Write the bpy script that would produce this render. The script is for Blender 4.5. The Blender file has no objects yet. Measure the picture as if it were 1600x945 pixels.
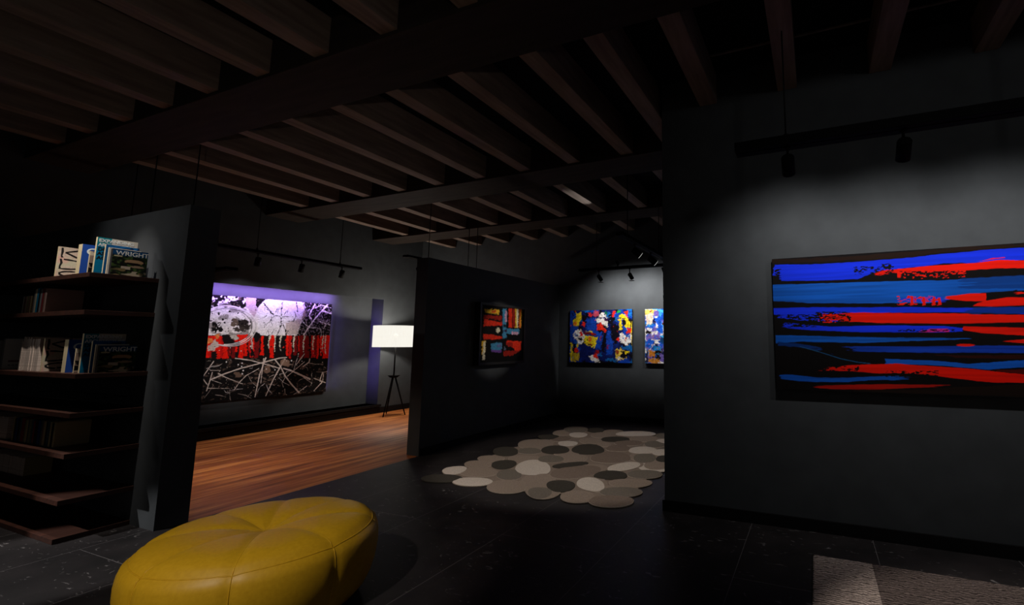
import bpy, bmesh, math, random
import numpy as np
from mathutils import Vector, Matrix

random.seed(7)
SC = bpy.context.scene
COL = SC.collection
PI = math.pi

# ------------------------------------------------------------------ camera
F, PX0, PY0, PITCH, YAW, CAMH = 715.2, 987.9, 452.75, 0.1172, 0.3783, 1.35
_c, _s = math.cos(YAW), math.sin(YAW)
FW = np.array([-_s * math.cos(PITCH), _c * math.cos(PITCH), math.sin(PITCH)])
RT = np.array([_c, _s, 0.0])
UP = np.cross(RT, FW)
CP = np.array([0, 0, CAMH])


def ray(x, y):
    return FW + (x - PX0) / F * RT - (y - PY0) / F * UP


def onz(x, y, z):
    d = ray(x, y)
    return CP + d * (z - CAMH) / d[2]


def project(P):
    q = P - CP
    w = q @ FW
    return PX0 + F * (q @ RT) / w, PY0 - F * (q @ UP) / w


cd = bpy.data.cameras.new('camera')
cd.sensor_fit = 'HORIZONTAL'
cd.sensor_width = 36
cd.lens = F / 1600 * 36
cd.shift_x = -(PX0 - 800) / 1600
cd.shift_y = -(472.5 - PY0) / 1600
cd.clip_start = 0.02
cam = bpy.data.objects.new('camera', cd)
COL.objects.link(cam)
M = Matrix((RT, UP, -FW)).transposed().to_4x4()
M.translation = Vector(CP)
cam.matrix_world = M
SC.camera = cam
SC.view_settings.view_transform = 'Standard'
SC.view_settings.look = 'None'
SC.view_settings.gamma = 1
SC.view_settings.exposure = 0
SC.view_settings.use_curve_mapping = False


# ------------------------------------------------------------------ helpers
def lin(r, g, b):
    f = lambda c: (c / 255) / 12.92 if c <= 10 else ((c / 255 + 0.055) / 1.055) ** 2.4
    return (f(r), f(g), f(b))


def mat(name, col, rough=0.6, metal=0.0, spec=0.5, emis=None, estr=0.0, coat=0.0):
    m = bpy.data.materials.new(name)
    m.use_nodes = True
    b = m.node_tree.nodes['Principled BSDF']
    b.inputs['Base Color'].default_value = (*col, 1)
    b.inputs['Roughness'].default_value = rough
    b.inputs['Metallic'].default_value = metal
    b.inputs['Specular IOR Level'].default_value = spec
    b.inputs['Coat Weight'].default_value = coat
    if emis:
        b.inputs['Emission Color'].default_value = (*emis, 1)
        b.inputs['Emission Strength'].default_value = estr
    return m


def N(m, kind, **kw):
    n = m.node_tree.nodes.new(kind)
    for k, v in kw.items():
        if hasattr(n, k):
            setattr(n, k, v)
        else:
            n.inputs[k].default_value = v
    return n


def L(m, a, ao, b, bi):
    m.node_tree.links.new(a.outputs[ao], b.inputs[bi])


def bsdf(m):
    return m.node_tree.nodes['Principled BSDF']


def noisy(m, c0, c1, scale=(1, 1, 1), nscale=4.0, detail=4, lo=0.3, hi=0.7, bump=0.0, bdist=0.01):
    """noise colour variation between c0 and c1 in object space"""
    tc = N(m, 'ShaderNodeTexCoord')
    mp = N(m, 'ShaderNodeMapping')
    mp.inputs['Scale'].default_value = scale
    L(m, tc, 'Object', mp, 'Vector')
    nz = N(m, 'ShaderNodeTexNoise')
    nz.inputs['Scale'].default_value = nscale
    nz.inputs['Detail'].default_value = detail
    L(m, mp, 'Vector', nz, 'Vector')
    rp = N(m, 'ShaderNodeValToRGB')
    rp.color_ramp.elements[0].position = lo
    rp.color_ramp.elements[1].position = hi
    rp.color_ramp.elements[0].color = (*c0, 1)
    rp.color_ramp.elements[1].color = (*c1, 1)
    L(m, nz, 'Fac', rp, 'Fac')
    L(m, rp, 'Color', bsdf(m), 'Base Color')
    if bump:
        bp = N(m, 'ShaderNodeBump')
        bp.inputs['Strength'].default_value = bump
        bp.inputs['Distance'].default_value = bdist
        L(m, nz, 'Fac', bp, 'Height')
        L(m, bp, 'Normal', bsdf(m), 'Normal')
    return rp


def bx(bm, x0, x1, y0, y1, z0, z1, mi=0, bev=0.0):
    vs = [bm.verts.new((x, y, z)) for z in (z0, z1) for y in (y0, y1) for x in (x0, x1)]
    fs = [(0, 2, 3, 1), (4, 5, 7, 6), (0, 1, 5, 4), (2, 6, 7, 3), (1, 3, 7, 5), (0, 4, 6, 2)]
    out = []
    for f in fs:
        fc = bm.faces.new([vs[i] for i in f])
        fc.material_index = mi
        out.append(fc)
    if bev:
        es = list({e for f in out for e in f.edges})
        bmesh.ops.bevel(bm, geom=es, offset=bev, segments=2, affect='EDGES', profile=0.6)
    return out


def basis(d):
    d = Vector(d).normalized()
    a = Vector((0, 0, 1)) if abs(d.z) < 0.9 else Vector((1, 0, 0))
    u = d.cross(a).normalized()
    return d, u, d.cross(u)


def tube(bm, pts, r, n=8, mi=0, caps=True):
    """tube along a polyline; r a number or one per point"""
    pts = [Vector(p) for p in pts]
    rs = r if hasattr(r, '__len__') else [r] * len(pts)
    rings = []
    for i, p in enumerate(pts):
        d = (pts[min(i + 1, len(pts) - 1)] - pts[max(i - 1, 0)])
        d, u, v = basis(d)
        rings.append([bm.verts.new(p + rs[i] * (u * math.cos(2 * PI * k / n) + v * math.sin(2 * PI * k / n))) for k in range(n)])
    for a, b in zip(rings, rings[1:]):
        for k in range(n):
            f = bm.faces.new((a[k], a[(k + 1) % n], b[(k + 1) % n], b[k]))
            f.material_index = mi
            f.smooth = True
    if caps:
        bm.faces.new(rings[0][::-1]).material_index = mi
        bm.faces.new(rings[-1]).material_index = mi


def lathe(bm, prof, o, d, n=24, mi=0, smooth=True):
    """profile [(radius, distance along d)] revolved round the axis o + t*d"""
    d, u, v = basis(d)
    o = Vector(o)
    rings = []
    for r, t in prof:
        if r < 1e-6:
            rings.append([bm.verts.new(o + d * t)])
        else:
            rings.append([bm.verts.new(o + d * t + r * (u * math.cos(2 * PI * k / n) + v * math.sin(2 * PI * k / n))) for k in range(n)])
    for a, b in zip(rings, rings[1:]):
        for k in range(n):
            q = [a[k % len(a)], a[(k + 1) % len(a)], b[(k + 1) % len(b)], b[k % len(b)]]
            q2 = []
            for w in q:
                if w not in q2:
                    q2.append(w)
            if len(q2) >= 3:
                f = bm.faces.new(q2)
                f.material_index = mi
                f.smooth = smooth


def link(name, bm, mats, parent=None, loc=None, recalc=True):
    me = bpy.data.meshes.new(name)
    if recalc:
        bmesh.ops.recalc_face_normals(bm, faces=bm.faces[:])
    bm.to_mesh(me)
    bm.free()
    for m in (mats if isinstance(mats, (list, tuple)) else [mats]):
        me.materials.append(m)
    o = bpy.data.objects.new(name, me)
    COL.objects.link(o)
    if parent:
        o.parent = parent
    if loc is not None:
        o.location = loc
    return o


def tag(o, label, cat, group=None, kind=None):
    o['label'] = label
    o['category'] = cat
    if group:
        o['group'] = group
    if kind:
        o['kind'] = kind
    return o


def thing(name, label, cat, loc=(0, 0, 0), group=None, kind=None):
    o = bpy.data.objects.new(name, None)
    o.empty_display_size = 0.05
    COL.objects.link(o)
    o.location = loc
    return tag(o, label, cat, group, kind)


def struct(name, bm, m, label, cat='wall', group=None):
    o = link(name, bm, m)
    o['kind'] = 'structure'
    o['label'] = label
    o['category'] = cat
    if group:
        o['group'] = group
    return o


def copy_tree(o, parent=None, loc=None):
    c = o.copy()
    COL.objects.link(c)
    if parent:
        c.parent = parent
    if loc is not None:
        c.location = loc
    for ch in list(o.children):
        copy_tree(ch, c)
    return c


# ------------------------------------------------------------------ materials
WALLC = lin(64, 67, 70)
m_wall = mat('dark_plaster', WALLC, 0.75, spec=0.25)
noisy(m_wall, tuple(c * 0.9 for c in WALLC), tuple(c * 1.1 for c in WALLC), (1, 1, 1), 6.0, 6, 0.3, 0.7, 0.15, 0.01)
m_base = mat('black_skirting', lin(16, 15, 16), 0.6, spec=0.2)
m_black = mat('black_metal', lin(15, 15, 16), 0.8, spec=0.08)
m_blackwire = mat('black_wire', lin(9, 9, 9), 0.6, spec=0.2)
m_deck = mat('black_deck', lin(20, 19, 19), 0.9, spec=0.1)
m_lens = mat('lamp_lens', (0.9, 0.9, 0.85), 0.3, emis=(1, 0.95, 0.85), estr=4.0)
m_rim = mat('rim_glint_glow', lin(190, 188, 184), 0.25, emis=(1, 0.97, 0.92), estr=0.35)  # emission stands in for the bright arc on heads that cast no beam

m_joist = mat('joist_timber', lin(84, 72, 64), 0.75, spec=0.2)
noisy(m_joist, lin(112, 94, 83), lin(142, 124, 112), (9, 1, 9), 2.2, 5, 0.3, 0.7, 0.1, 0.004)
m_beam = mat('beam_timber', lin(58, 49, 44), 0.8, spec=0.15)
noisy(m_beam, lin(44, 37, 33), lin(58, 49, 44), (1, 8, 8), 2.0, 5, 0.3, 0.7, 0.1, 0.004)

m_shelf = mat('walnut_shelf', lin(96, 52, 34), 0.5)
noisy(m_shelf, lin(38, 18, 12), lin(72, 37, 24), (14, 1.2, 14), 3.0, 5, 0.25, 0.75, 0.05, 0.002)

# slate floor: pale veins and flecks, thin tile joints
m_slate = mat('slate_tiles', lin(40, 36, 38), 0.55, spec=0.35)
tc = N(m_slate, 'ShaderNodeTexCoord')
nz = N(m_slate, 'ShaderNodeTexNoise')
nz.inputs['Scale'].default_value = 3.5
nz.inputs['Detail'].default_value = 8
L(m_slate, tc, 'Object', nz, 'Vector')
r0 = N(m_slate, 'ShaderNodeValToRGB')
r0.color_ramp.elements[0].color = (*lin(24, 21, 22), 1)
r0.color_ramp.elements[1].color = (*lin(42, 37, 38), 1)
r0.color_ramp.elements[0].position = 0.3
r0.color_ramp.elements[1].position = 0.72
L(m_slate, nz, 'Fac', r0, 'Fac')
mp = N(m_slate, 'ShaderNodeMapping')
mp.inputs['Scale'].default_value = (5.0, 11.0, 1)
mp.inputs['Rotation'].default_value = (0, 0, 0.35)
L(m_slate, tc, 'Object', mp, 'Vector')
n2 = N(m_slate, 'ShaderNodeTexNoise')
n2.inputs['Scale'].default_value = 1.6
n2.inputs['Detail'].default_value = 7
n2.inputs['Distortion'].default_value = 2.2
L(m_slate, mp, 'Vector', n2, 'Vector')
r1 = N(m_slate, 'ShaderNodeValToRGB')
r1.color_ramp.elements[0].position = 0.64
r1.color_ramp.elements[1].position = 0.72
r1.color_ramp.elements[0].color = (0, 0, 0, 1)
r1.color_ramp.elements[1].color = (0.55, 0.55, 0.55, 1)
L(m_slate, n2, 'Fac', r1, 'Fac')
mx = N(m_slate, 'ShaderNodeMixRGB')
L(m_slate, r1, 'Color', mx, 'Fac')
L(m_slate, r0, 'Color', mx, 'Color1')
mx.inputs['Color2'].default_value = (*lin(140, 134, 134), 1)
br = N(m_slate, 'ShaderNodeTexBrick')
br.offset = 0.5
br.inputs['Color1'].default_value = (0, 0, 0, 1)
br.inputs['Color2'].default_value = (0, 0, 0, 1)
br.inputs['Mortar'].default_value = (1, 1, 1, 1)
br.inputs['Scale'].default_value = 1.0
br.inputs['Mortar Size'].default_value = 0.0022
br.inputs['Brick Width'].default_value = 2.46
br.inputs['Row Height'].default_value = 0.815
mpb = N(m_slate, 'ShaderNodeMapping')
mpb.inputs['Rotation'].default_value = (0, 0, PI / 2)
mpb.inputs['Location'].default_value = (0.4, -0.31, 0)
L(m_slate, tc, 'Object', mpb, 'Vector')
L(m_slate, mpb, 'Vector', br, 'Vector')
mx2 = N(m_slate, 'ShaderNodeMixRGB')
L(m_slate, br, 'Color', mx2, 'Fac')
L(m_slate, mx, 'Color', mx2, 'Color1')
mx2.inputs['Color2'].default_value = (*lin(96, 91, 92), 1)
L(m_slate, mx2, 'Color', bsdf(m_slate), 'Base Color')
bp = N(m_slate, 'ShaderNodeBump')
bp.inputs['Strength'].default_value = 0.2
bp.inputs['Distance'].default_value = 0.01
L(m_slate, nz, 'Fac', bp, 'Height')
L(m_slate, bp, 'Normal', bsdf(m_slate), 'Normal')

# streaky timber floor of the annex
m_wood = mat('streaky_timber_floor', lin(170, 98, 58), 0.55, spec=0.3)
tc = N(m_wood, 'ShaderNodeTexCoord')
mp = N(m_wood, 'ShaderNodeMapping')
mp.inputs['Scale'].default_value = (4.2, 0.33, 1)
L(m_wood, tc, 'Object', mp, 'Vector')
nz = N(m_wood, 'ShaderNodeTexNoise')
nz.inputs['Scale'].default_value = 2.4
nz.inputs['Detail'].default_value = 7
nz.inputs['Roughness'].default_value = 0.62
L(m_wood, mp, 'Vector', nz, 'Vector')
rp = N(m_wood, 'ShaderNodeValToRGB')
e = rp.color_ramp.elements
e[0].position, e[0].color = 0.3, (*lin(98, 50, 20), 1)
e[1].position, e[1].color = 0.72, (*lin(242, 168, 92), 1)
k = e.new(0.5)
k.color = (*lin(178, 102, 48), 1)
L(m_wood, nz, 'Fac', rp, 'Fac')
L(m_wood, rp, 'Color', bsdf(m_wood), 'Base Color')

m_leather = mat('yellow_leather', lin(214, 164, 30), 0.45, spec=0.35)
noisy(m_leather, lin(210, 160, 27), lin(220, 170, 34), (1, 1, 1), 60, 3, 0.3, 0.7, 0.08, 0.002)
m_shade = mat('linen_lampshade', lin(240, 238, 228), 0.9)
m_violet = mat('violet_led', (0.2, 0.1, 0.8), 0.5, emis=(0.42, 0.28, 1.0), estr=6.0)


def felt(name, c):
    m = mat(name, c, 0.95, spec=0.1)
    noisy(m, tuple(x * 0.82 for x in c), tuple(x * 1.15 for x in c), (1, 1, 1), 90, 4, 0.3, 0.7, 0.4, 0.004)
    return m


m_felt = {'L': felt('felt_cream', lin(206, 192, 180)), 'M': felt('felt_taupe', lin(150, 133, 120)),
          'B': felt('felt_brown', lin(128, 111, 100)), 'G': felt('felt_grey', lin(120, 110, 100)),
          'D': felt('felt_charcoal', lin(68, 63, 57)), 'U': felt('felt_backing', lin(138, 122, 110)),
          'C': felt('felt_rim', lin(182, 166, 152))}


def paper(name, c, rough=0.6):
    return mat(name, c, rough, spec=0.3)


m_pages = paper('page_block', lin(214, 200, 176))
noisy(m_pages, lin(190, 175, 150), lin(222, 210, 186), (160, 1, 160), 3, 2, 0.3, 0.7)
P_CREAM = paper('cream_board', lin(222, 203, 164))
P_WHITE = paper('white_board', lin(226, 220, 212))
P_BLUE = paper('cobalt_board', lin(24, 72, 160))
P_TEAL = paper('teal_board', lin(0, 128, 168))
P_NAVY = paper('navy_board', lin(22, 54, 110))
P_BLACK = paper('black_board', lin(24, 22, 22))
P_BROWN = paper('brown_board', lin(120, 92, 76))
P_RED = paper('red_board', lin(130, 40, 44))
P_TAN = paper('tan_board', lin(170, 150, 110))
P_OLIVE = paper('olive_board', lin(120, 118, 78))
P_SLATE = paper('slate_board', lin(64, 78, 84))
P_PINK = paper('rose_board', lin(176, 142, 130))
P_GREY = paper('grey_board', lin(140, 136, 134))
P_INK = paper('ink_black', lin(20, 16, 16))
P_CHALK = paper('ink_white', lin(232, 236, 236))
P_MAG = paper('magazine_spine', lin(206, 186, 174))
noisy(P_MAG, lin(176, 154, 142), lin(226, 210, 198), (1, 1, 30), 6, 2, 0.3, 0.7)

m_paint = mat('painted_canvas', (0.5, 0.5, 0.5), 0.75, spec=0.1)
at = N(m_paint, 'ShaderNodeAttribute')
at.attribute_name = 'paint'
L(m_paint, at, 'Color', bsdf(m_paint), 'Base Color')
m_canvas = mat('canvas_edge', lin(30, 28, 27), 0.8, spec=0.2)
m_frame = mat('black_frame', lin(20, 17, 15), 0.5, spec=0.3)

# ------------------------------------------------------------------ room shell
WH = 2.44
ZJ, ZB, ZD = 3.41, 3.384, 3.68      # undersides of joists, beams and deck
XL, XP, YB, YR, YS = -8.05, -4.52, 7.6, 3.74, 1.97

bm = bmesh.new(); bx(bm, XP, 5.0, -3.0, YB, -0.12, 0)
bx(bm, XL, XP, -3.0, 2.17, -0.12, 0)
struct('floor', bm, m_slate, 'dark slate tiled floor with pale flecks', 'floor')
bm = bmesh.new(); bx(bm, XL - 0.1, XP, 2.17, YB, -0.12, 0)
struct('floor_annex', bm, m_wood, 'streaky orange timber floor beyond the opening', 'floor')
bm = bmesh.new(); bx(bm, XL - 0.4, 5.0, -3.0, YB + 0.2, ZD, ZD + 0.1)
struct('ceiling', bm, m_deck, 'black ceiling deck above the joists', 'ceiling')
bm = bmesh.new(); bx(bm, -0.85, 5.0, 3.455, 3.475, ZD - 0.012, ZD)
struct('trim_1', bm, m_joist, 'thin seam batten under the ceiling deck', 'trim')

# left wall with the picture niche
NY0, NY1, NZ0, NZ1, NX = 2.45, 6.69, 0.17, 2.265, -8.37
bm = bmesh.new()
bx(bm, NX, XL, -3.0, NY0, 0, ZD)
bx(bm, NX, XL, NY1, YB + 0.2, 0, ZD)
bx(bm, NX, XL, NY0, NY1, NZ1, ZD)
bx(bm, NX, XL, NY0, NY1, 0, NZ0)
bx(bm, NX - 0.08, NX, -3.0, YB + 0.2, 0, ZD)
struct('wall_left', bm, m_wall, 'dark grey far left wall with a recessed picture niche')
bm = bmesh.new(); bx(bm, XL, 5.0, YB, YB + 0.2, 0, ZD)
struct('wall_back', bm, m_wall, 'dark grey back wall behind the patchwork rug')
bm = bmesh.new()
bx(bm, -1.2, 5.0, YR, YR + 0.2, 0, ZD)
bx(bm, -1.2, -1.0, YR + 0.2, YB, 0, ZD)
struct('wall_right', bm, m_wall, 'tall grey wall at right holding the blue and red painting')
bm = bmesh.new(); bx(bm, XL, XP, YS, YS + 0.2, 0, WH)
struct('wall_shelf', bm, m_wall, 'low grey partition carrying the walnut shelves')
bm = bmesh.new(); bx(bm, -4.71, XP, 4.37, YB, 0, WH)
struct('wall_divider', bm, m_wall, 'low grey partition carrying the small black framed painting')
# skirtings
bm = bmesh.new(); bx(bm, -1.215, 5.0, YR - 0.015, YR, 0, 0.085)
struct('baseboard_right', bm, m_base, 'black skirting under the blue and red painting', 'baseboard')
bm = bmesh.new(); bx(bm, XP + 0.015, -1.2, YB - 0.015, YB, 0, 0.085)
struct('baseboard_back', bm, m_base, 'black skirting along the back wall', 'baseboard')
bm = bmesh.new(); bx(bm, XP, XP + 0.015, 4.37, YB, 0, 0.085)
struct('baseboard_divider', bm, m_base, 'black skirting along the divider partition', 'baseboard')
bm = bmesh.new(); bx(bm, XL, XL + 0.02, 2.17, YB, 0, 0.11)
struct('baseboard_left', bm, m_base, 'black skirting below the picture niche', 'baseboard')
bm = bmesh.new(); bx(bm, NX, XL + 0.05, NY0, 6.74, 0.125, 0.17)
struct('trim_2', bm, m_base, 'black ledge along the foot of the picture niche', 'trim')

# beams and joists
BEAMS = [(2.03, 2.53, 'wide dark timber beam nearest the camera, spanning the ceiling left to right'),
         (4.44, 4.95, 'wide dark timber beam in the middle of the ceiling'),
         (6.35, 6.82, 'wide dark timber beam closest to the back wall, lit from below at its left end')]
for y0, y1, lb in BEAMS:
    bm = bmesh.new(); bx(bm, XL, 5.0, y0, y1, ZB, ZD, 0, 0.006)
    struct('ceiling_beam', bm, m_beam, lb, 'beam', 'ceiling beams')
JW = 0.15
bays = [(-2.9, 2.03, [-7.246 + 0.66 * j for j in range(18)], 'timber joist above the shelves and pouf, in front of the nearest beam'),
        (2.53, 4.44, [-7.18 + 0.66 * j for j in range(9)] + [-1.38, -0.85], 'timber joist between the nearest beam and the middle beam'),
        (2.53, YR, [-0.2, 0.47, 1.14, 1.81, 2.48, 3.15, 3.82, 4.49], 'timber joist running from the nearest beam to the tall right wall'),
        (4.95, 6.35, [-7.257 + 0.69 * j for j in range(9)], 'timber joist between the middle beam and the beam closest to the back wall'),
        (6.82, YB, [-7.257 + 0.69 * j for j in range(9)], 'short timber joist resting on the back wall')]
for i, (y0, y1, xs, lb) in enumerate(bays):
    for x in xs:
        bm = bmesh.new(); bx(bm, x, x + JW, y0, y1, ZJ, ZD, 0, 0.004)
        struct('ceiling_joist', bm, m_joist, lb, 'joist', 'joists, ceiling bay ' + 'ABCDE'[i])


# ------------------------------------------------------------------ lights
def light(name, kind, loc, power, col=(1, 1, 1), aim=None, size=None, blend=0.5, rad=0.03, parent=None):
    d = bpy.data.lights.new(name, kind)
    d.energy = power
    d.color = col
    if kind == 'SPOT':
        d.spot_size = math.radians(size)
        d.spot_blend = blend
        d.shadow_soft_size = rad
    elif kind == 'POINT':
        d.shadow_soft_size = rad
    elif kind == 'AREA':
        d.shape = 'RECTANGLE'
        d.size, d.size_y = size
    o = bpy.data.objects.new(name, d)
    COL.objects.link(o)
    o.location = loc
    if aim is not None:
        q = (Vector(aim) - Vector(loc)).to_track_quat('-Z', 'Y')
        o.rotation_mode = 'QUATERNION'
        o.rotation_quaternion = q
    return o


W3000 = (1.0, 0.93, 0.84)
WNEU = (1.0, 0.98, 0.95)


def spotlight(top, pos, aim, label, group, power=0, cone=90, blend=0.7, col=WNEU, rim=False, r=0.042, ln=0.125, cut_flap=None, rad=0.02, glow=True):
    """a track head: stem from `top`, housing centred on `pos`, beam towards `aim`"""
    t = thing('track_spotlight', label, 'spotlight', top, group)
    o = Vector(top)
    p = Vector(pos) - o
    d = (Vector(aim) - Vector(pos)).normalized()
    bm = bmesh.new()
    lathe(bm, [(0, 0), (0.02, 0), (0.02, -0.012), (0.008, -0.014), (0.008, p.z + 0.02), (0, p.z + 0.02)], (0, 0, 0), (0, 0, 1), 12)
    tube(bm, [(0, 0, p.z + 0.03), tuple(p)], 0.009, 8)
    link('stem', bm, m_black, t)
    bm = bmesh.new()
    h = ln / 2
    lathe(bm, [(0, -h), (r * 0.8, -h), (r, -h + 0.012), (r, h), (r * 0.9, h), (r * 0.86, h - 0.03), (0, h - 0.03)], p, d, 24)
    hs = link('housing', bm, m_black, t)
    bm = bmesh.new()
    lathe(bm, [(r * 0.9, h - 0.002), (r * 1.0, h - 0.002), (r * 1.0, h + 0.004), (r * 0.9, h + 0.004), (r * 0.9, h - 0.002)], p, d, 24)
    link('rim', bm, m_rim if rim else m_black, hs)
    bm = bmesh.new()
    lathe(bm, [(0, h - 0.022), (r * 0.84, h - 0.022), (r * 0.84, h - 0.027), (0, h - 0.027)], p, d, 20)
    link('lens', bm, m_lens if power and glow else m_black, hs)
    if power:
        light('spot_beam', 'SPOT', Vector(pos) + d * (h + 0.012), power, col, aim, cone, blend, rad)
    if cut_flap:
        bm = bmesh.new()
        bx(bm, *cut_flap)
        link('added_flap', bm, m_black, t)  # added flap, cuts the beam off low on the back wall
    return t


def timber_over(x, y):
    for y0, y1, xs, _ in bays:
        if y0 <= y <= y1 and any(j < x < j + JW for j in xs):
            return ZJ
    return ZB if any(b[0] <= y <= b[1] for b in BEAMS) else ZD


def track(name_label, a, b, wires, z_top=ZJ, group='lighting tracks', w=0.1, h=0.042):
    """bar from a to b (underside height), hung on wires"""
    a, b = Vector(a), Vector(b)
    t = thing('lighting_track', name_label, 'lighting track', a, group)
    bm = bmesh.new()
    q = b - a
    if abs(q.x) > abs(q.y):
        bx(bm, 0, q.x, -w / 2, w / 2, 0, h, 0, 0.004)
        bx(bm, 0.01, q.x - 0.01, -0.012, 0.012, -0.003, 0.004)
    else:
        bx(bm, -w / 2, w / 2, 0, q.y, 0, h, 0, 0.004)
        bx(bm, -0.012, 0.012, 0.01, q.y - 0.01, -0.003, 0.004)
    link('bar', bm, m_black, t)
    for p in wires:
        bm = bmesh.new()
        x, y = p[0] - a.x, p[1] - a.y
        zt = timber_over(p[0], p[1]) - a.z
        tube(bm, [(x, y, h), (x, y, zt)], 0.0055, 6)
        lathe(bm, [(0, 0.03), (0.012, 0.028), (0.014, 0)], (x, y, h), (0, 0, 1), 10)
        link('suspension_wire', bm, m_blackwire, t)
    return t


G_R = 'spotlights over the blue and red painting'
TZ = 2.605
track('long black lighting track in front of the tall right wall', (-0.44, 2.985, TZ), (3.4, 2.985, TZ), [(-0.12, 2.985), (1.24, 2.985, ZJ), (2.6, 2.985)], w=0.12, h=0.06)
for i, (x, lb) in enumerate([(-0.113, 'black track spotlight hanging above the left end of the blue and red painting'),
                             (0.535, 'black track spotlight above the middle of the blue and red painting'),
                             (1.19, 'black track spotlight out of view right of the blue and red painting'),
                             (1.85, 'black track spotlight far out of view to the right'), ]):
    spotlight((x, 2.985, TZ), (x, 3.0, 2.492), (x, 3.60, 1.95), lb, G_R, [19, 19, 19, 14][i], 128, 1.0, WNEU, r=0.04)

# back wall tracks
track('black lighting track in front of the back wall', (-3.76, 6.98, 2.595), (-1.3, 6.98, 2.595), [(-3.44, 6.98, ZJ), (-1.75, 6.98, ZJ)])
track('black lighting track running toward the back wall beside the tall right wall', (-2.05, 4.75, 2.595), (-2.05, 6.93, 2.595), [(-2.05, 5.0, ZJ), (-2.05, 6.2, ZJ)])
G_B = 'spotlights over the back wall paintings'
for x, lb, pw in [(-3.39, 'black track spotlight above the colourful figure painting on the back wall', 15),
                  (-2.82, 'black track spotlight between the two back wall paintings', 24),
                  (-1.9, 'black track spotlight above the blue back wall painting', 30)]:
    bp_, ba_ = Vector((x + 0.012, 6.995, 2.47)), Vector((x + 0.14, 7.5, 2.0))
    lp = bp_ + (ba_ - bp_).normalized() * (0.055 + 0.012) - Vector((x, 6.98, 2.595))
    ye = lp.y + 0.03 * (7.6 - 6.98 - lp.y) / (2.595 + lp.z - 0.56)
    spotlight((x, 6.98, 2.595), bp_, ba_, lb, G_B, pw * 1.8, 160, 0.8, WNEU, r=0.033, ln=0.11, cut_flap=(lp.x - 0.04, lp.x + 0.04, lp.y - 0.07, ye, lp.z - 0.033, lp.z - 0.03), rad=0.0015)
spotlight((-2.05, 5.25, 2.595), (-2.03, 5.25, 2.485), (-1.55, 5.62, 2.06), 'upper of two black spotlights with a shining rim angled at the right', 'spotlights with shining rims', rim=True)
spotlight((-2.05, 5.85, 2.595), (-2.03, 5.85, 2.485), (-1.55, 6.22, 2.06), 'lower of two black spotlights with a shining rim, near the back track', 'spotlights with shining rims', rim=True)
spotlight((-2.05, 6.62, 2.595), (-2.07, 6.62, 2.49), (-4.42, 5.84, 1.5), 'black spotlight aimed at the small black framed painting', 'spotlights over the divider', 80, 24, 0.5, W3000)
spotlight((-3.04, 6.98, 2.652), (-3.04, 6.975, 2.70), (-3.04, 5.62, 3.41), 'small added spotlight on top of the back track, making the bright patch on a ceiling joist', 'spotlights over the divider', 70, 13, 0.6, WNEU, r=0.025, ln=0.08, glow=False)  # added head, put here only to light the joist patch

# annex tracks
track('black lighting track above the black, white and red painting', (-7.55, 2.6, 2.67), (-7.55, 5.75, 2.67), [(-7.55, 2.75), (-7.55, 4.1), (-7.55, 5.37)])
G_A = 'spotlights over the black, white and red painting'
for y, lb, pw in [(3.4, 'black track spotlight hidden by the shelf partition', 6), (4.12, 'leftmost black spotlight above the black, white and red painting', 9),
                  (4.74, 'middle black spotlight above the black, white and red painting', 9), (5.41, 'rightmost black spotlight on the track, near the floor lamp', 3)]:
    spotlight((-7.55, y, 2.67), (-7.56, y + 0.01, 2.55), (-7.95, y + 0.08, 1.6), lb, G_A, pw, 105, 0.9, WNEU, r=0.038)
track('black lighting track behind the shelf partition, its tip showing', (-7.4, 2.68, 2.07), (-5.3, 2.68, 2.07), [(-6.95, 2.68), (-6.1, 2.68)], h=0.03)
track('black lighting track behind the divider partition, its tip showing', (-5.25, 4.66, 2.55), (-5.25, 7.3, 2.55), [(-5.25, 5.07), (-5.25, 5.9), (-5.25, 6.1)], h=0.03)
spotlight((-5.25, 5.0, 2.55), (-5.27, 4.98, 2.44), (-8.3, 4.5, 1.4), 'black spotlight hidden behind the divider partition', 'spotlights behind the divider', 145, 34, 0.6, WNEU)
for x_, y_, tz, ax, ay, pw, lb in [(-5.8, 2.68, 2.07, -5.2, 3.3, 40, 'black spotlight behind the shelf partition lighting the timber floor'), (-6.6, 2.68, 2.07, -6.6, 3.5, 40, 'far added spotlight behind the shelf partition lighting the timber floor'), (-5.25, 6.4, 2.55, -6.5, 6.2, 80, 'added spotlight behind the divider lighting the timber floor')]:
    spotlight((x_, y_, tz), (x_ - 0.01, y_ + 0.01, tz - 0.11), (ax, ay, 0), lb, 'added spotlights over the timber floor', pw, 66 if pw > 50 else 84, 0.8, (1.0, 0.84, 0.66))  # added unseen heads that brighten the timber floor

# violet LED strips in the niche
led = thing('led_strip', 'violet LED strip lighting the top of the picture niche', 'led strip', (XL - 0.05, NY0, NZ1))
bm = bmesh.new(); bx(bm, -0.008, 0.008, 0.05, 3.45, -0.008, 0)
link('diffuser', bm, m_violet, led)
light('led_glow', 'AREA', (XL - 0.075, (NY0 + 5.95) / 2, NZ1 - 0.012), 25, (0.44, 0.25, 1.0), (NX, (NY0 + 5.95) / 2, NZ1 - 0.13), (3.3, 0.012)).data.spread = math.radians(100)
bm = bmesh.new(); bx(bm, XL - 0.015, XL, NY0, NY1, NZ1 - 0.032, NZ1)
struct('trim_3', bm, m_wall, 'thin lip along the top of the picture niche', 'trim')
led = thing('led_strip', 'violet LED strip along the right edge of the splatter canvas', 'led strip', (-8.352, 5.837, 0.52))
bm = bmesh.new(); bx(bm, -0.012, 0.012, 0, 0.004, 0, 1.5)
link('diffuser', bm, m_violet, led)
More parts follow.
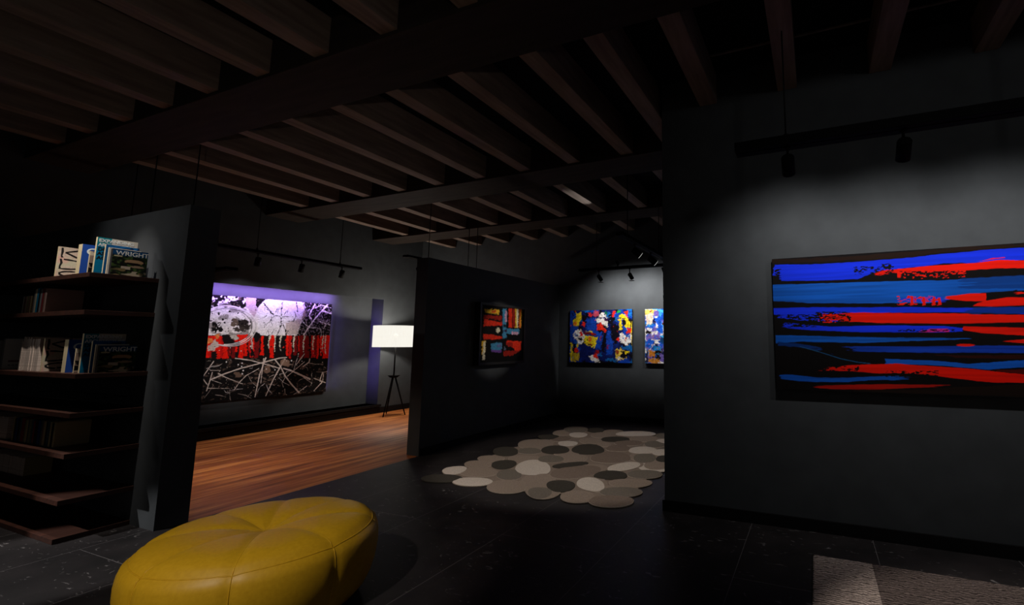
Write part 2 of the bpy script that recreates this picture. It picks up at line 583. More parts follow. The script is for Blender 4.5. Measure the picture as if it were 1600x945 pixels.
g = light('led_glow', 'AREA', (-8.335, 5.845, 1.27), 2.6, (0.3, 0.2, 1.0), (-8.2, 6.7, 1.27), (0.02, 1.5))
g.data.spread = math.radians(60)

# can lamps: shelf lamps follow the book shadows, the others are added, unseen
def downlight(loc, aim, label, power, cone, blend, col, rad=0.02):
    """a can lamp fixed under a beam or joist"""
    t = thing('ceiling_lamp', label, 'ceiling lamp', loc, 'can lamps fixed under the timbers')
    d = (Vector(aim) - Vector(loc)).normalized()
    bm = bmesh.new()
    lathe(bm, [(0, 0), (0.03, 0), (0.03, -0.015), (0.008, -0.017), (0.008, -0.08), (0, -0.08)], (0, 0, 0), (0, 0, 1), 14)
    link('bracket', bm, m_black, t)
    p = Vector((0, 0, -0.09))
    bm = bmesh.new()
    lathe(bm, [(0, -0.05), (0.035, -0.05), (0.04, -0.04), (0.04, 0.05), (0.036, 0.05), (0.034, 0.03), (0, 0.03)], p, d, 20)
    link('housing', bm, m_black, t)
    light('can_beam', 'SPOT', Vector(loc) + p + d * 0.06, power, col, aim, cone, blend, rad)


downlight((-2.64, 3.9, ZD - 0.02), (-2.6, 4.95, 0), 'added can lamp hidden between the joists, brightening the patchwork rug', 150, 57, 0.35, W3000)  # added lamp, kept out of sight, lights the pebble rug
downlight((-6.4, -0.8, ZJ), (-4.6, 1.3, 0.0), 'black can lamp above the bookshelves, out of view at left', 560, 19.5, 0.35, WNEU)
downlight((-4.74, 1.16, ZD - 0.02), (-5.3, 1.72, 1.52), 'black can lamp between the joists close above the art books', 190, 37, 0.6, W3000)
downlight((-5.9, 0.2, ZJ), (-5.2, 1.97, 1.95), 'added can lamp washing the top of the shelf partition, unseen', 28, 52, 0.9, WNEU)  # added unseen wash for the shelf partition
downlight((1.2, 0.5, ZJ), (0.7, YR, 3.05), 'added can lamp washing the top of the tall right wall, unseen', 17, 74, 0.9, WNEU, 0.12)  # added unseen fill for the upper right wall
downlight((-1.9, -1.3, ZJ), (-2.9, 1.5, 0.2), 'added can lamp brightening the yellow pouf, unseen', 250, 34, 0.5, W3000)  # added unseen lamp that brightens the pouf
downlight((0.4, 1.2, ZJ), (0.95, 2.25, 0), 'added can lamp brightening the striped rug, unseen', 270, 38, 0.4, W3000)  # added unseen lamp that brightens the striped rug

up = thing('uplighter', 'added floor uplighter behind the viewpoint, unseen, brightening the joists', 'uplighter', (1.5, -2.2, 0))  # added unseen lamp, fills the joist faces from below
bm = bmesh.new(); lathe(bm, [(0, 0), (0.13, 0), (0.13, 0.02), (0.02, 0.03), (0, 0.03)], (0, 0, 0), (0, 0, 1), 24)
tube(bm, [(0, 0, 0.02), (0, 0, 0.55)], 0.014, 10)
link('stand', bm, m_black, up)
bm = bmesh.new(); lathe(bm, [(0, 0.5), (0.06, 0.52), (0.1, 0.62), (0.095, 0.62), (0.055, 0.54), (0, 0.53)], (0, 0, 0), (0, 0, 1), 24)
link('bowl', bm, m_black, up)
light('uplight_fill', 'SPOT', (1.5, -2.2, 0.66), 46, W3000, (-2.49, 0.81, 3.31), 42, 0.8, 0.04)

w = bpy.data.worlds.new('room_light')
SC.world = w
w.use_nodes = True
w.node_tree.nodes['Background'].inputs['Color'].default_value = (1.0, 0.97, 0.95, 1)
w.node_tree.nodes['Background'].inputs['Strength'].default_value = 0.03

# ------------------------------------------------------------------ floor lamp
lamp = thing('floor_lamp', 'tripod floor lamp with a glowing cream drum shade', 'floor lamp', (-7.55, 6.6, 0))
nt = m_shade.node_tree
for n in list(nt.nodes):
    nt.nodes.remove(n)
out = nt.nodes.new('ShaderNodeOutputMaterial')
tc = nt.nodes.new('ShaderNodeTexCoord')
wv = nt.nodes.new('ShaderNodeTexNoise')
mp = nt.nodes.new('ShaderNodeMapping')
mp.inputs['Scale'].default_value = (30, 30, 2)
nt.links.new(tc.outputs['Object'], mp.inputs['Vector'])
nt.links.new(mp.outputs['Vector'], wv.inputs['Vector'])
wv.inputs['Scale'].default_value = 4
rp = nt.nodes.new('ShaderNodeValToRGB')
rp.color_ramp.elements[0].color = (*lin(232, 226, 212), 1)
rp.color_ramp.elements[1].color = (*lin(246, 244, 236), 1)
nt.links.new(wv.outputs['Fac'], rp.inputs['Fac'])
em = nt.nodes.new('ShaderNodeEmission')
em.inputs['Strength'].default_value = 1.1
nt.links.new(rp.outputs['Color'], em.inputs['Color'])
tr = nt.nodes.new('ShaderNodeBsdfTransparent')
ms = nt.nodes.new('ShaderNodeMixShader')
ms.inputs['Fac'].default_value = 0.2
nt.links.new(em.outputs['Emission'], ms.inputs[1])
nt.links.new(tr.outputs['BSDF'], ms.inputs[2])
nt.links.new(ms.outputs['Shader'], out.inputs['Surface'])
bm = bmesh.new()
lathe(bm, [(0.4, 1.288), (0.4, 1.692), (0.396, 1.692), (0.396, 1.288), (0.4, 1.288)], (0, 0, 0), (0, 0, 1), 64)
shade = link('lamp_shade', bm, m_shade, lamp)
bm = bmesh.new()
for k in range(3):
    a = 2 * PI * k / 3
    tube(bm, [(0, 0, 1.48), (0.396 * math.cos(a), 0.396 * math.sin(a), 1.48)], 0.003, 6)
link('shade_spider', bm, m_black, shade)
bm = bmesh.new()
tube(bm, [(0, 0, 0.7), (0, 0, 1.5)], 0.013, 12)
link('pole', bm, m_black, lamp)
bm = bmesh.new()
lathe(bm, [(0, 0.70), (0.03, 0.70), (0.075, 0.715), (0.11, 0.75), (0.105, 0.75), (0.07, 0.725), (0, 0.72)], (0, 0, 0), (0, 0, 1), 28)
link('hub', bm, m_black, lamp)
for fx, fy in ((0.07, -0.245), (0.2, 0.13), (-0.28, 0.12)):
    bm = bmesh.new()
    tube(bm, [(fx * 0.12, fy * 0.12, 0.715), (fx, fy, 0.004)], [0.016, 0.010], 10)
    link('leg', bm, m_black, lamp)
bm = bmesh.new()
lathe(bm, [(0, 1.46), (0.02, 1.46), (0.035, 1.5), (0.03, 1.53), (0, 1.545)], (0, 0, 0), (0, 0, 1), 16)
link('bulb', bm, mat('lamp_bulb', (1, 0.9, 0.75), 0.4, emis=(1, 0.95, 0.85), estr=1.0), lamp)
light('lamp_glow', 'POINT', (-7.55, 6.6, 1.53), 68, (1.0, 0.92, 0.80), rad=0.07)


# ------------------------------------------------------------------ paintings
def vnoise(h, w, ny, nx, seed):
    g = np.random.default_rng(seed).random((int(ny) + 3, int(nx) + 3))
    yy = np.linspace(0, ny, h)[:, None]; xx = np.linspace(0, nx, w)[None, :]
    y0 = yy.astype(int); x0 = xx.astype(int)
    fy = yy - y0; fx = xx - x0
    fy = fy * fy * (3 - 2 * fy); fx = fx * fx * (3 - 2 * fx)
    return (g[y0, x0] * (1 - fy) * (1 - fx) + g[y0, x0 + 1] * (1 - fy) * fx + g[y0 + 1, x0] * fy * (1 - fx) + g[y0 + 1, x0 + 1] * fy * fx)


def sstep(a, b, x):
    t = np.clip((x - a) / (b - a), 0, 1)
    return t * t * (3 - 2 * t)


class Art:
    """an image on a canvas: one colour per vertex of a fine grid, drawn stroke by stroke"""

    def __init__(s, o, u, v, nx, ny, seed=1):
        o, u, v = map(np.array, (o, u, v))
        s.nx, s.ny = nx, ny
        a = np.linspace(0, 1, nx)[None, :, None]; b = np.linspace(0, 1, ny)[:, None, None]
        s.P = o + a * u + b * v
        q = s.P.reshape(-1, 3) - CP
        wv_ = q @ FW
        s.X = (PX0 + F * (q @ RT) / wv_).reshape(ny, nx)     # layout frame for the strokes
        s.Y = (PY0 - F * (q @ UP) / wv_).reshape(ny, nx)
        s.C = np.zeros((ny, nx, 3))
        s.seed = seed

    def nz(s, ny, nx, seed=None):
        s.seed += 1
        return vnoise(s.ny, s.nx, ny, nx, s.seed if seed is None else seed)

    def put(s, a, col):
        a = np.clip(a, 0, 1)[..., None]
        s.C = s.C * (1 - a) + np.array(col) * a

    def fill(s, col):
        s.C[:] = col

    def band(s, top, bot, col, x0=-1e9, x1=1e9, rag=1.2, fr=0, fl=0, soft=0.6, streak=0.15, dense=1.0, ny=60, nx=6, op=1.0):
        t = np.interp(s.X, *zip(*top)); b = np.interp(s.X, *zip(*bot))
        n = s.nz(ny, nx); n2 = s.nz(ny * 1.3, nx * 9)
        wob = (n - 0.5) * 2 * rag + (n2 - 0.5) * rag * 0.8
        d = np.minimum(s.Y - t, b - s.Y) + wob
        a = sstep(0, soft, d)
        e = np.ones_like(a)
        if fl: e = np.minimum(e, (s.X - x0) / fl)
        else: e = np.where(s.X < x0, 0, e)
        if fr: e = np.minimum(e, (x1 - s.X) / fr)
        else: e = np.where(s.X > x1, 0, e)
        tex = s.nz(ny * 2.2, nx * 1.5) * 0.65 + s.nz(ny * 2, nx * 12) * 0.35
        a = a * sstep(0.0, 0.25, np.clip(e, 0, 1.2) * 1.25 - tex * (1.0 if (fl or fr) else 0.0))
        c = np.array(col)[None, None] * (1 - streak * 2 * (s.nz(ny * 1.5, nx)[..., None] - 0.5))
        a = (a * op)[..., None]
        s.C = s.C * (1 - a) + c * a

    def line(s, pts, w, col, rag=0.25, op=1.0, w1=None):
        d = np.full_like(s.X, 1e9)
        ww = np.zeros_like(s.X) + w
        n = len(pts) - 1
        for i, ((x0, y0), (x1, y1)) in enumerate(zip(pts, pts[1:])):
            dx, dy = x1 - x0, y1 - y0
            t = np.clip(((s.X - x0) * dx + (s.Y - y0) * dy) / (dx * dx + dy * dy + 1e-9), 0, 1)
            di = np.hypot(s.X - x0 - t * dx, s.Y - y0 - t * dy)
            if w1 is not None:
                ww = np.where(di < d, w + (w1 - w) * (i + t) / n, ww)
            d = np.minimum(d, di)
        d = d + (s.nz(90, 90) - 0.5) * 2 * rag
        s.put(op * (1 - sstep(ww * 0.5 - 0.15, ww * 0.5 + 0.3, d)), col)

    def ell(s, cx, cy, rx, ry, col, rag=0.15, rot=0.0, op=1.0, f=30, soft=0.12):
        c_, s_ = math.cos(rot), math.sin(rot)
        x = (s.X - cx) * c_ + (s.Y - cy) * s_; y = -(s.X - cx) * s_ + (s.Y - cy) * c_
        d = np.hypot(x / rx, y / ry) + (s.nz(f, f) - 0.5) * 2 * rag + (s.nz(f * 3, f * 3) - 0.5) * rag
        s.put(op * (1 - sstep(1 - soft, 1 + soft, d)), col)

    def ring(s, cx, cy, rx, ry, w, col, a0=-400, a1=400, rag=0.2, op=1.0):
        x = s.X - cx; y = s.Y - cy
        d = np.abs(np.hypot(x / rx, y / ry) - 1) * min(rx, ry) + (s.nz(60, 60) - 0.5) * 2 * rag
        an = np.degrees(np.arctan2(y, x)); an = np.where(an < a0, an + 360, an)
        s.put(op * (1 - sstep(w / 2 - 0.1, w / 2 + 0.3, d)) * (an >= a0) * (an <= a1), col)

    def poly(s, pts, col, rag=0.8, f=26, op=1.0, streak=0.0):
        X = s.X + (s.nz(f, f) - 0.5) * 2 * rag + (s.nz(f * 3, f * 3) - 0.5) * rag
        Y = s.Y + (s.nz(f, f) - 0.5) * 2 * rag + (s.nz(f * 3, f * 3) - 0.5) * rag
        ins = np.zeros(X.shape, bool)
        d = np.full_like(X, 1e9)
        for (x0, y0), (x1, y1) in zip(pts, pts[1:] + pts[:1]):
            c = ((y0 > Y) != (y1 > Y)) & (X < (x1 - x0) * (Y - y0) / (y1 - y0 + 1e-12) + x0)
            ins ^= c
            dx, dy = x1 - x0, y1 - y0
            t = np.clip(((X - x0) * dx + (Y - y0) * dy) / (dx * dx + dy * dy + 1e-9), 0, 1)
            d = np.minimum(d, np.hypot(X - x0 - t * dx, Y - y0 - t * dy))
        a = np.where(ins, 0.5 + d, 0.5 - d)
        c = np.array(col)[None, None] * (1 + streak * 2 * (s.nz(f * 2, f)[..., None] - 0.5))
        a = (np.clip(a, 0, 1) * op)[..., None]
        s.C = s.C * (1 - a) + c * a

    def scumble(s, x0, x1, y0, y1, col, th=0.5, fy=120, fx=90, edge=4.0, op=1.0):
        n = s.nz(fy, fx) * 0.55 + s.nz(fy * 2, fx * 2) * 0.45
        e = np.minimum(np.minimum(s.X - x0, x1 - s.X) / edge, np.minimum(s.Y - y0, y1 - s.Y) / (edge * 0.35))
        s.put(op * sstep(th - 0.03, th + 0.03, n - 0.5 * (1 - np.clip(e, 0, 1))), col)

    def specks(s, n, rx, ry, cols, r0, r1, seed, stretch=1.0):
        rg = random.Random(seed)
        for _ in range(n):
            cx, cy = rg.uniform(*rx), rg.uniform(*ry)
            r = rg.uniform(r0, r1)
            x = s.X - cx; y = (s.Y - cy) / stretch
            j = np.hypot(x, y)
            if j.min() > r * 2:
                continue
            s.put(1 - sstep(r * 0.7, r * 1.2, j), rg.choice(cols))

    def jitter(s, amp, f=40, shade=0.12):
        """ragged brush edges: every cell borrows the colour of a nearby one"""
        n = lambda k: (s.nz(f * k, f * k) - 0.5) * 2
        dy = n(1) * amp + n(2.2) * amp * 0.8; dx = n(1) * amp + n(2.2) * amp * 0.8
        iy = np.clip(np.arange(s.ny)[:, None] + dy, 0, s.ny - 1).astype(int)
        ix = np.clip(np.arange(s.nx)[None, :] + dx, 0, s.nx - 1).astype(int)
        s.C = s.C[iy, ix] * (1 + shade * 2 * n(1.7)[..., None])

    def mesh(s, name, parent, origin):
        nx, ny = s.nx, s.ny
        me = bpy.data.meshes.new(name)
        P = (s.P - np.array(origin)).reshape(-1, 3)
        me.vertices.add(nx * ny)
        me.vertices.foreach_set('co', P.astype(np.float32).ravel())
        i = np.arange(nx * ny).reshape(ny, nx)
        q = np.stack([i[:-1, :-1], i[:-1, 1:], i[1:, 1:], i[1:, :-1]], -1).reshape(-1, 4)
        me.loops.add(q.size)
        me.loops.foreach_set('vertex_index', q.ravel().astype(np.int32))
        me.polygons.add(len(q))
        me.polygons.foreach_set('loop_start', (np.arange(len(q)) * 4).astype(np.int32))
        me.update(calc_edges=True)
        ca = me.color_attributes.new('paint', 'FLOAT_COLOR', 'POINT')
        c = np.concatenate([np.clip(s.C, 0, 0.95).reshape(-1, 3), np.ones((nx * ny, 1))], 1)
        ca.data.foreach_set('color', c.astype(np.float32).ravel())
        me.materials.append(m_paint)
        o = bpy.data.objects.new(name, me)
        COL.objects.link(o)
        o.parent = parent
        return o


def zf(x0, y0, k):
    return lambda pts: [(x0 + u / k, y0 + v / k) for u, v in pts]


RED = lin(236, 22, 4)
BLU = lin(18, 48, 226)
AZU = lin(14, 82, 178)
DEEP = lin(10, 50, 120)
BLK = lin(13, 10, 11)
WHT = lin(240, 230, 236)


def paint_right():
    x0, x1, z0, z1, y = -0.29, 1.62, 1.008, 2.01, 3.70
    t = thing('painting', 'large wide canvas of blue and red horizontal strokes on the right wall', 'painting', ((x0 + x1) / 2, y + 0.0198, z0))
    bm = bmesh.new(); bx(bm, x0 - t.location.x, x1 - t.location.x, -0.0175, 0.02, 0, z1 - z0)
    link('canvas_body', bm, m_canvas, t)  # solid box body of the canvas
    A = Art((x0, y, z0), (x1 - x0, 0, 0), (0, 0, z1 - z0), 640, 340, 11)
    A.fill(BLK)
    a = zf(1200, 370, 4); b = zf(1200, 490, 4)
    A.band(a([(0, 150), (900, 90), (1600, 40)]), a([(0, 175), (900, 125), (1600, 62)]), lin(30, 16, 10), rag=2)
    # blues
    A.band(a([(20, 175), (300, 172), (550, 158), (900, 130), (1150, 100), (1350, 80), (1600, 68)]),
           a([(20, 275), (350, 275), (560, 265), (700, 215), (900, 190), (1100, 165), (1600, 150)]), BLU, rag=1.0, x0=1206, fl=6)
    A.band(a([(20, 240), (100, 240)]), a([(20, 285), (100, 280)]), BLK, x1=1228, fr=14, rag=1)
    A.band(a([(20, 300), (560, 285), (700, 280), (850, 275), (1100, 270), (1300, 255), (1600, 245)]),
           a([(20, 405), (300, 415), (700, 415), (1000, 415), (1350, 350), (1600, 335)]), AZU, rag=1.0, streak=0.3)
    A.band(a([(1100, 262), (1600, 240)]), a([(1100, 330), (1600, 325)]), DEEP, x0=1480, fl=60, rag=2, op=0.7)
    A.band(a([(30, 440), (300, 440), (600, 440), (1200, 440), (1600, 436)]), a([(30, 485), (300, 500), (500, 478), (1200, 474), (1600, 480)]), BLU, rag=1.0)
    A.band(a([(1150, 445), (1600, 440)]), a([(1150, 478), (1600, 484)]), DEEP, x0=1480, fl=60, rag=1.5, op=0.8)
    A.band(a([(700, 382), (1000, 372), (1350, 365)]), a([(700, 405), (1000, 410), (1350, 400)]), BLU, x0=1370, x1=1500, fl=60, fr=40, rag=1, op=0.6)
    A.band(b([(40, 10), (150, 0), (600, 60)]), b([(40, 20), (200, 40), (600, 75)]), BLU, x0=1212, x1=1330, fl=6, fr=60, rag=1.5)
    A.band(b([(120, 55), (400, 82), (750, 72), (1100, 75), (1230, 90)]), b([(60, 85), (300, 105), (600, 118), (1100, 118), (1230, 110)]), BLU, x0=1214, x1=1508, fl=25, fr=8, rag=0.8)
    A.band(b([(40, 130), (300, 142), (800, 148), (1350, 150)]), b([(40, 185), (200, 172), (600, 182), (900, 172), (1350, 160)]), AZU, x0=1212, x1=1540, fr=80, rag=1.0, streak=0.3)
    A.band(b([(100, 165), (500, 205), (900, 205), (1600, 198)]), b([(100, 185), (500, 235), (900, 242), (1600, 245)]), lin(18, 58, 170), x0=1300, fl=70, rag=1.0, streak=0.3)
    A.band(b([(60, 175), (200, 190), (420, 230)]), b([(60, 200), (200, 210), (420, 262)]), DEEP, x0=1214, x1=1330, fl=4, fr=90, rag=1.5, op=0.9)
    A.line(b([(200, 205), (300, 232), (450, 280), (560, 303), (640, 312)]), 1.0, lin(30, 90, 140), 0.15, 0.8)
    A.band(b([(720, 280), (1000, 288), (1250, 310), (1600, 290)]), b([(720, 312), (1000, 320), (1380, 350), (1600, 335)]), lin(18, 88, 196), x0=1380, fl=8, rag=0.9)
    A.band(b([(70, 380), (150, 378), (300, 398), (500, 400), (700, 390), (950, 392)]), b([(70, 410), (200, 425), (500, 430), (700, 415), (950, 420)]), lin(16, 84, 190), x0=1216, x1=1440, fl=10, fr=70, rag=1.0)
    A.band(b([(850, 252), (1600, 255)]), b([(850, 268), (1600, 285)]), lin(60, 16, 10), x0=1420, fl=120, rag=1.5, op=0.55)
    # reds
    A.band(a([(560, 235), (650, 222), (750, 205), (850, 195), (1000, 180), (1300, 158), (1450, 142), (1600, 148)]),
           a([(560, 240), (700, 238), (800, 225), (1000, 218), (1200, 212), (1420, 198), (1600, 198)]), RED, x0=1338, fl=60, rag=1.1)
    A.band(a([(800, 200), (870, 200)]), a([(800, 255), (870, 258)]), RED, x0=1402, x1=1416, fr=3, rag=0.8)
    for u in (900, 955, 1045, 1090, 1120):
        A.poly(a([(u, 205), (u + 22, 205), (u + 12, 258), (u + 4, 258)]), RED, 0.9)
    A.band(a([(1280, 160), (1400, 132), (1500, 124)]), a([(1280, 162), (1400, 142), (1500, 130)]), RED, x0=1522, x1=1574, fl=10, fr=12, rag=0.6)
    A.band(a([(1080, 375), (1150, 366), (1260, 352), (1365, 350)]), a([(1080, 388), (1150, 392), (1260, 402), (1365, 405)]), RED, x0=1466, x1=1541, fl=22, rag=0.7)
    for u in (890, 968, 1030, 1062):
        A.poly(a([(u, 378), (u + 16, 376), (u + 18, 425), (u - 2, 428)]), RED, 1.0)
    A.band(a([(1260, 425), (1360, 400), (1500, 375), (1600, 376)]), a([(1260, 434), (1400, 436), (1600, 428)]), RED, x0=1516, fl=14, rag=0.6)
    A.band(a([(1540, 345), (1600, 338)]), a([(1540, 360), (1600, 355)]), RED, x0=1580, fl=20, rag=1.2)
    A.band(a([(320, 490), (420, 482), (520, 475), (900, 474), (1600, 484)]), b([(320, 15), (400, 45), (520, 52), (700, 60), (1100, 62), (1600, 52)]), RED, x0=1284, fl=42, rag=1.0)
    for u in (330, 360, 470):
        A.ell(1200 + u / 4, 493, 3, 1.4, BLK, 0.3)
    A.band(b([(1210, 78), (1400, 82), (1600, 88)]), b([(1210, 100), (1350, 125), (1600, 135)]), RED, x0=1503, fl=5, rag=0.7)
    A.band(b([(900, 92), (1180, 92)]), b([(900, 116), (1180, 116)]), RED, x0=1420, x1=1494, fl=50, fr=20, rag=1.0, op=0.7)
    A.band(b([(1460, 168), (1600, 160)]), b([(1460, 175), (1600, 186)]), RED, x0=1560, fl=30, rag=0.6)
    A.ell(1509, 539, 14, 2, RED, 0.15)
    A.band(b([(230, 340), (330, 328), (420, 332), (520, 322), (800, 310), (1100, 330), (1350, 350), (1600, 380)]),
           b([(230, 350), (350, 355), (500, 358), (700, 372), (900, 375), (1200, 408), (1400, 430), (1600, 432)]), RED, x0=1256, fl=60, rag=1.0)
    A.band(b([(1340, 350), (1600, 345)]), b([(1340, 352), (1600, 376)]), lin(84, 12, 10), x0=1540, fl=30, rag=0.8)
    A.band(b([(200, 452), (400, 445), (700, 440), (1250, 440)]), b([(200, 458), (400, 470), (700, 472), (1250, 450)]), lin(176, 22, 12), x0=1252, x1=1512, fl=40, fr=70, rag=0.8)
    A.band(b([(500, 470), (900, 470), (1600, 440)]), b([(500, 490), (900, 500), (1600, 520)]), lin(30, 18, 12), x0=1300, fl=60, rag=1.0, op=0.8)
    for q in ((1408, 1512, 420, 434, RED, 0.53), (1398, 1470, 461, 478, RED, 0.58), (1404, 1500, 422, 436, BLK, 0.5), (1272, 1332, 486, 506, BLK, 0.52), (1276, 1310, 489, 505, RED, 0.55),
              (1250, 1345, 571, 582, BLK, 0.55), (1330, 1400, 415, 430, BLK, 0.55), (1400, 1495, 513, 519, BLK, 0.5), (1208, 1222, 420, 445, BLK, 0.5), (1210, 1280, 490, 512, BLK, 0.54), (1380, 1470, 578, 590, BLK, 0.55), (1580, 1640, 452, 462, BLK, 0.5), (1375, 1396, 410, 422, BLK, 0.5)):
        A.scumble(*q)
    A.mesh('paint_surface', t, t.location)


def paint_annex():
    X, y0, y1, z0, z1 = -8.33, 3.28, 5.835, 0.487, 2.078
    t = thing('painting', 'large black and white splatter canvas with a red band in the lit niche', 'painting', (-8.35, (y0 + y1) / 2, z0))
    bm = bmesh.new(); bx(bm, -0.019, 0.0185, y0 - t.location.y, y1 - t.location.y, 0, z1 - z0)
    link('canvas_body', bm, m_canvas, t)
    A = Art((X, y0, z0), (0, y1 - y0, 0), (0, 0, z1 - z0), 600, 400, 31)
    K = lin(14, 10, 11)
    WH_ = lin(232, 222, 224); GR = lin(150, 138, 134); TAN = lin(150, 118, 100)
    A.fill(K)
    n = A.nz(40, 50); n2 = A.nz(90, 110)
    A.put(sstep(0.62, 0.8, n * 0.5 + n2 * 0.5) * 0.5, lin(120, 96, 84))
    a = zf(300, 450, 9.45); b = zf(410, 455, 9.45); c = zf(300, 540, 9.45); d = zf(410, 540, 9.45)
    # upper field: pale with dark upper strip
    A.poly([(270, 470), (330, 480), (400, 482), (414, 470), (420, 466), (474, 472), (472, 496), (466, 524), (270, 524)], WH_, 1.2, 20)
    m = sstep(0.5, 0.64, A.nz(26, 40) * 0.55 + A.nz(80, 120) * 0.45)
    up = (A.Y < 482) * (A.X < 400)
    A.put(m * up, WH_)
    A.put(sstep(0.55, 0.7, A.nz(30, 60)) * up, K)
    A.poly(a([(780, 150), (930, 150), (960, 330), (930, 430), (800, 300)]), lin(196, 170, 178), 1.2)
    # greys inside the rings
    A.ell(346, 502, 22, 20, lin(222, 214, 218), 0.2)
    msk = (np.hypot((A.X - 350) / 46, (A.Y - 505) / 32) < 1)
    A.put(sstep(0.5, 0.66, A.nz(24, 36)) * msk * 0.75, lin(104, 94, 92))
    A.ell(336, 512, 5, 7, K, 0.35); A.ell(345, 514, 3.5, 4.5, K, 0.4)
    A.ell(380, 507, 11, 9, lin(40, 32, 30), 0.4, 0.3); A.ell(366, 503, 5, 6, lin(96, 80, 68), 0.5)
    A.ell(374, 494, 9, 3, lin(235, 228, 228), 0.3, 0.5)
    A.ell(372, 514, 9, 4, lin(60, 50, 46), 0.5)
    A.specks(70, (326, 400), (482, 520), [K, lin(80, 70, 66), WH_], 0.5, 1.8, 5)
    # white bloom at right of the rings
    A.poly(b([(-60, 330), (20, 290), (110, 130), (560, 150), (640, 240), (560, 420), (500, 650), (-80, 650)]), lin(238, 228, 236), 1.0)
    A.poly(b([(330, 480), (560, 400), (640, 250), (660, 300), (560, 480), (490, 640), (340, 650)]), lin(176, 150, 140), 1.5, op=0.7)
    A.line(b([(20, 180), (70, 250), (160, 345), (260, 375)]), 1.7, K, 0.5, w1=0.6)
    A.line(b([(60, 270), (140, 330)]), 0.9, K, 0.3)
    A.line(b([(300, 160), (285, 220), (278, 330), (275, 440), (280, 480), (250, 570), (215, 640)]), 1.1, K, 0.35)
    A.line(b([(500, 160), (512, 230), (515, 300)]), 1.1, K, 0.5)
    A.line(b([(490, 370), (460, 440), (345, 445)]), 0.7, K, 0.4)
    A.line(b([(300, 380), (400, 375)]), 0.7, K, 0.4)
    A.line(b([(300, 495), (335, 560), (350, 650)]), 1.2, K, 0.5)
    A.line(b([(140, 380), (110, 450), (75, 475)]), 0.9, K, 0.4)
    A.line(b([(180, 550), (130, 630)]), 0.8, K, 0.4)
    A.line(b([(0, 400), (60, 360)]), 0.9, K, 0.4)
    A.line(b([(600, 200), (640, 300)]), 1.4, lin(40, 26, 40), 0.5)
    A.specks(40, (412, 468), (480, 520), [K], 0.25, 0.7, 8)
    # dark right corner with white slashes
    A.poly(b([(640, 160), (1030, 200), (1010, 660), (500, 660), (560, 500), (650, 330), (700, 260)]), K, 1.0)
    cor = (A.X > 466) * (A.Y < 525)
    A.put(sstep(0.6, 0.75, A.nz(70, 160)) * cor * 0.55, lin(150, 132, 146))
    for p, w_ in ([(955, 205), (760, 420), (600, 655)], 1.7), ([(775, 195), (720, 290), (690, 360), (715, 410)], 1.6), ([(555, 375), (620, 480), (690, 535)], 0.7), \
            ([(840, 445), (1000, 500)], 0.9), ([(890, 290), (1015, 330)], 1.5), ([(960, 420), (900, 560)], 0.6), ([(770, 250), (860, 205), (1010, 245)], 0.7), ([(690, 540), (850, 545)], 0.5):
        A.line(b(p), w_, lin(226, 214, 216), 0.3)
    # red band
    A.poly([(250, 524), (520, 524.5), (520, 559), (250, 561)], lin(20, 12, 12), 0.35, 40)
    rg = random.Random(3)
    x = 250.0
    while x < 517:
        w_ = rg.uniform(2, 8.5)
        col = rg.choice([RED, RED, RED, lin(200, 16, 12), lin(120, 10, 12), K])
        y2 = 559.5 - rg.choice([0, 0, 0, 4, 10])
        if not (410 < x < 414 or 430 < x < 436):
            A.poly([(x, 524.5), (x + w_, 524.5), (x + w_ * rg.uniform(0.6, 1.2), y2), (x + rg.uniform(-1.5, 1.0), y2)], col, 1.0, 50)
        x += w_ * rg.uniform(0.8, 1.5)
    for q in (a([(340, 690), (410, 670), (400, 740), (350, 760)]), a([(200, 750), (290, 740), (310, 800), (210, 830)])):
        A.poly(q, lin(226, 130, 70), 0.8)
    A.poly(a([(240, 850), (330, 760), (400, 860), (320, 940), (230, 930)]), lin(200, 180, 172), 1.2)
    A.poly(a([(430, 690), (530, 690), (640, 790), (720, 800), (700, 870), (480, 840)]), K, 1.0)
    A.poly(a([(560, 690), (640, 690), (690, 740), (640, 770), (580, 750)]), lin(186, 176, 170), 0.8)
    A.poly(a([(660, 690), (830, 690), (810, 740), (740, 790), (690, 740)]), RED, 0.7)
    A.poly(a([(900, 640), (1000, 660), (1010, 720), (960, 800), (920, 790)]), K, 0.8)
    A.line(a([(890, 710), (880, 800), (890, 900)]), 2.2, lin(206, 160, 150), 0.9)
    for u in (110, 190, 280, 470, 620, 760, 900, 940):
        A.line(b([(u, 660), (u - 20 + rg.uniform(-10, 10), 780), (u - 10, 880 + rg.uniform(-30, 70))]), rg.uniform(1.0, 3.2), lin(220, 206, 186), 0.8, w1=0.7)
    A.specks(50, (312, 516), (526, 558), [lin(226, 214, 200), K, lin(214, 40, 30)], 0.3, 1.1, 15, 1.6)
    A.jitter(1.7, 90, 0.12)
    rs = random.Random(77)
    for _ in range(46):                              # thin flung drips
        lo = rs.random() < 0.6
        x_, y_ = (rs.uniform(312, 512), rs.uniform(566, 620)) if lo else (rs.uniform(466, 512), rs.uniform(474, 520))
        an, ln_ = rs.uniform(0, PI), rs.uniform(3, 13 if lo else 8)
        bd = rs.uniform(-2.5, 2.5)
        dx_, dy_ = math.cos(an) * ln_, math.sin(an) * ln_
        A.line([(x_ - dx_, y_ - dy_), (x_ + bd * math.sin(an), y_ - bd * math.cos(an)), (x_ + dx_, y_ + dy_)], rs.uniform(0.15, 0.5), rs.choice([lin(190, 172, 164), lin(120, 100, 92), WH_]), 0.25, 0.8)
    for _ in range(16):
        x_, y_ = rs.uniform(412, 462), rs.uniform(478, 520)
        A.line([(x_, y_), (x_ + rs.uniform(-4, 4), y_ + rs.uniform(2, 8))], rs.uniform(0.2, 0.6), K, 0.3)
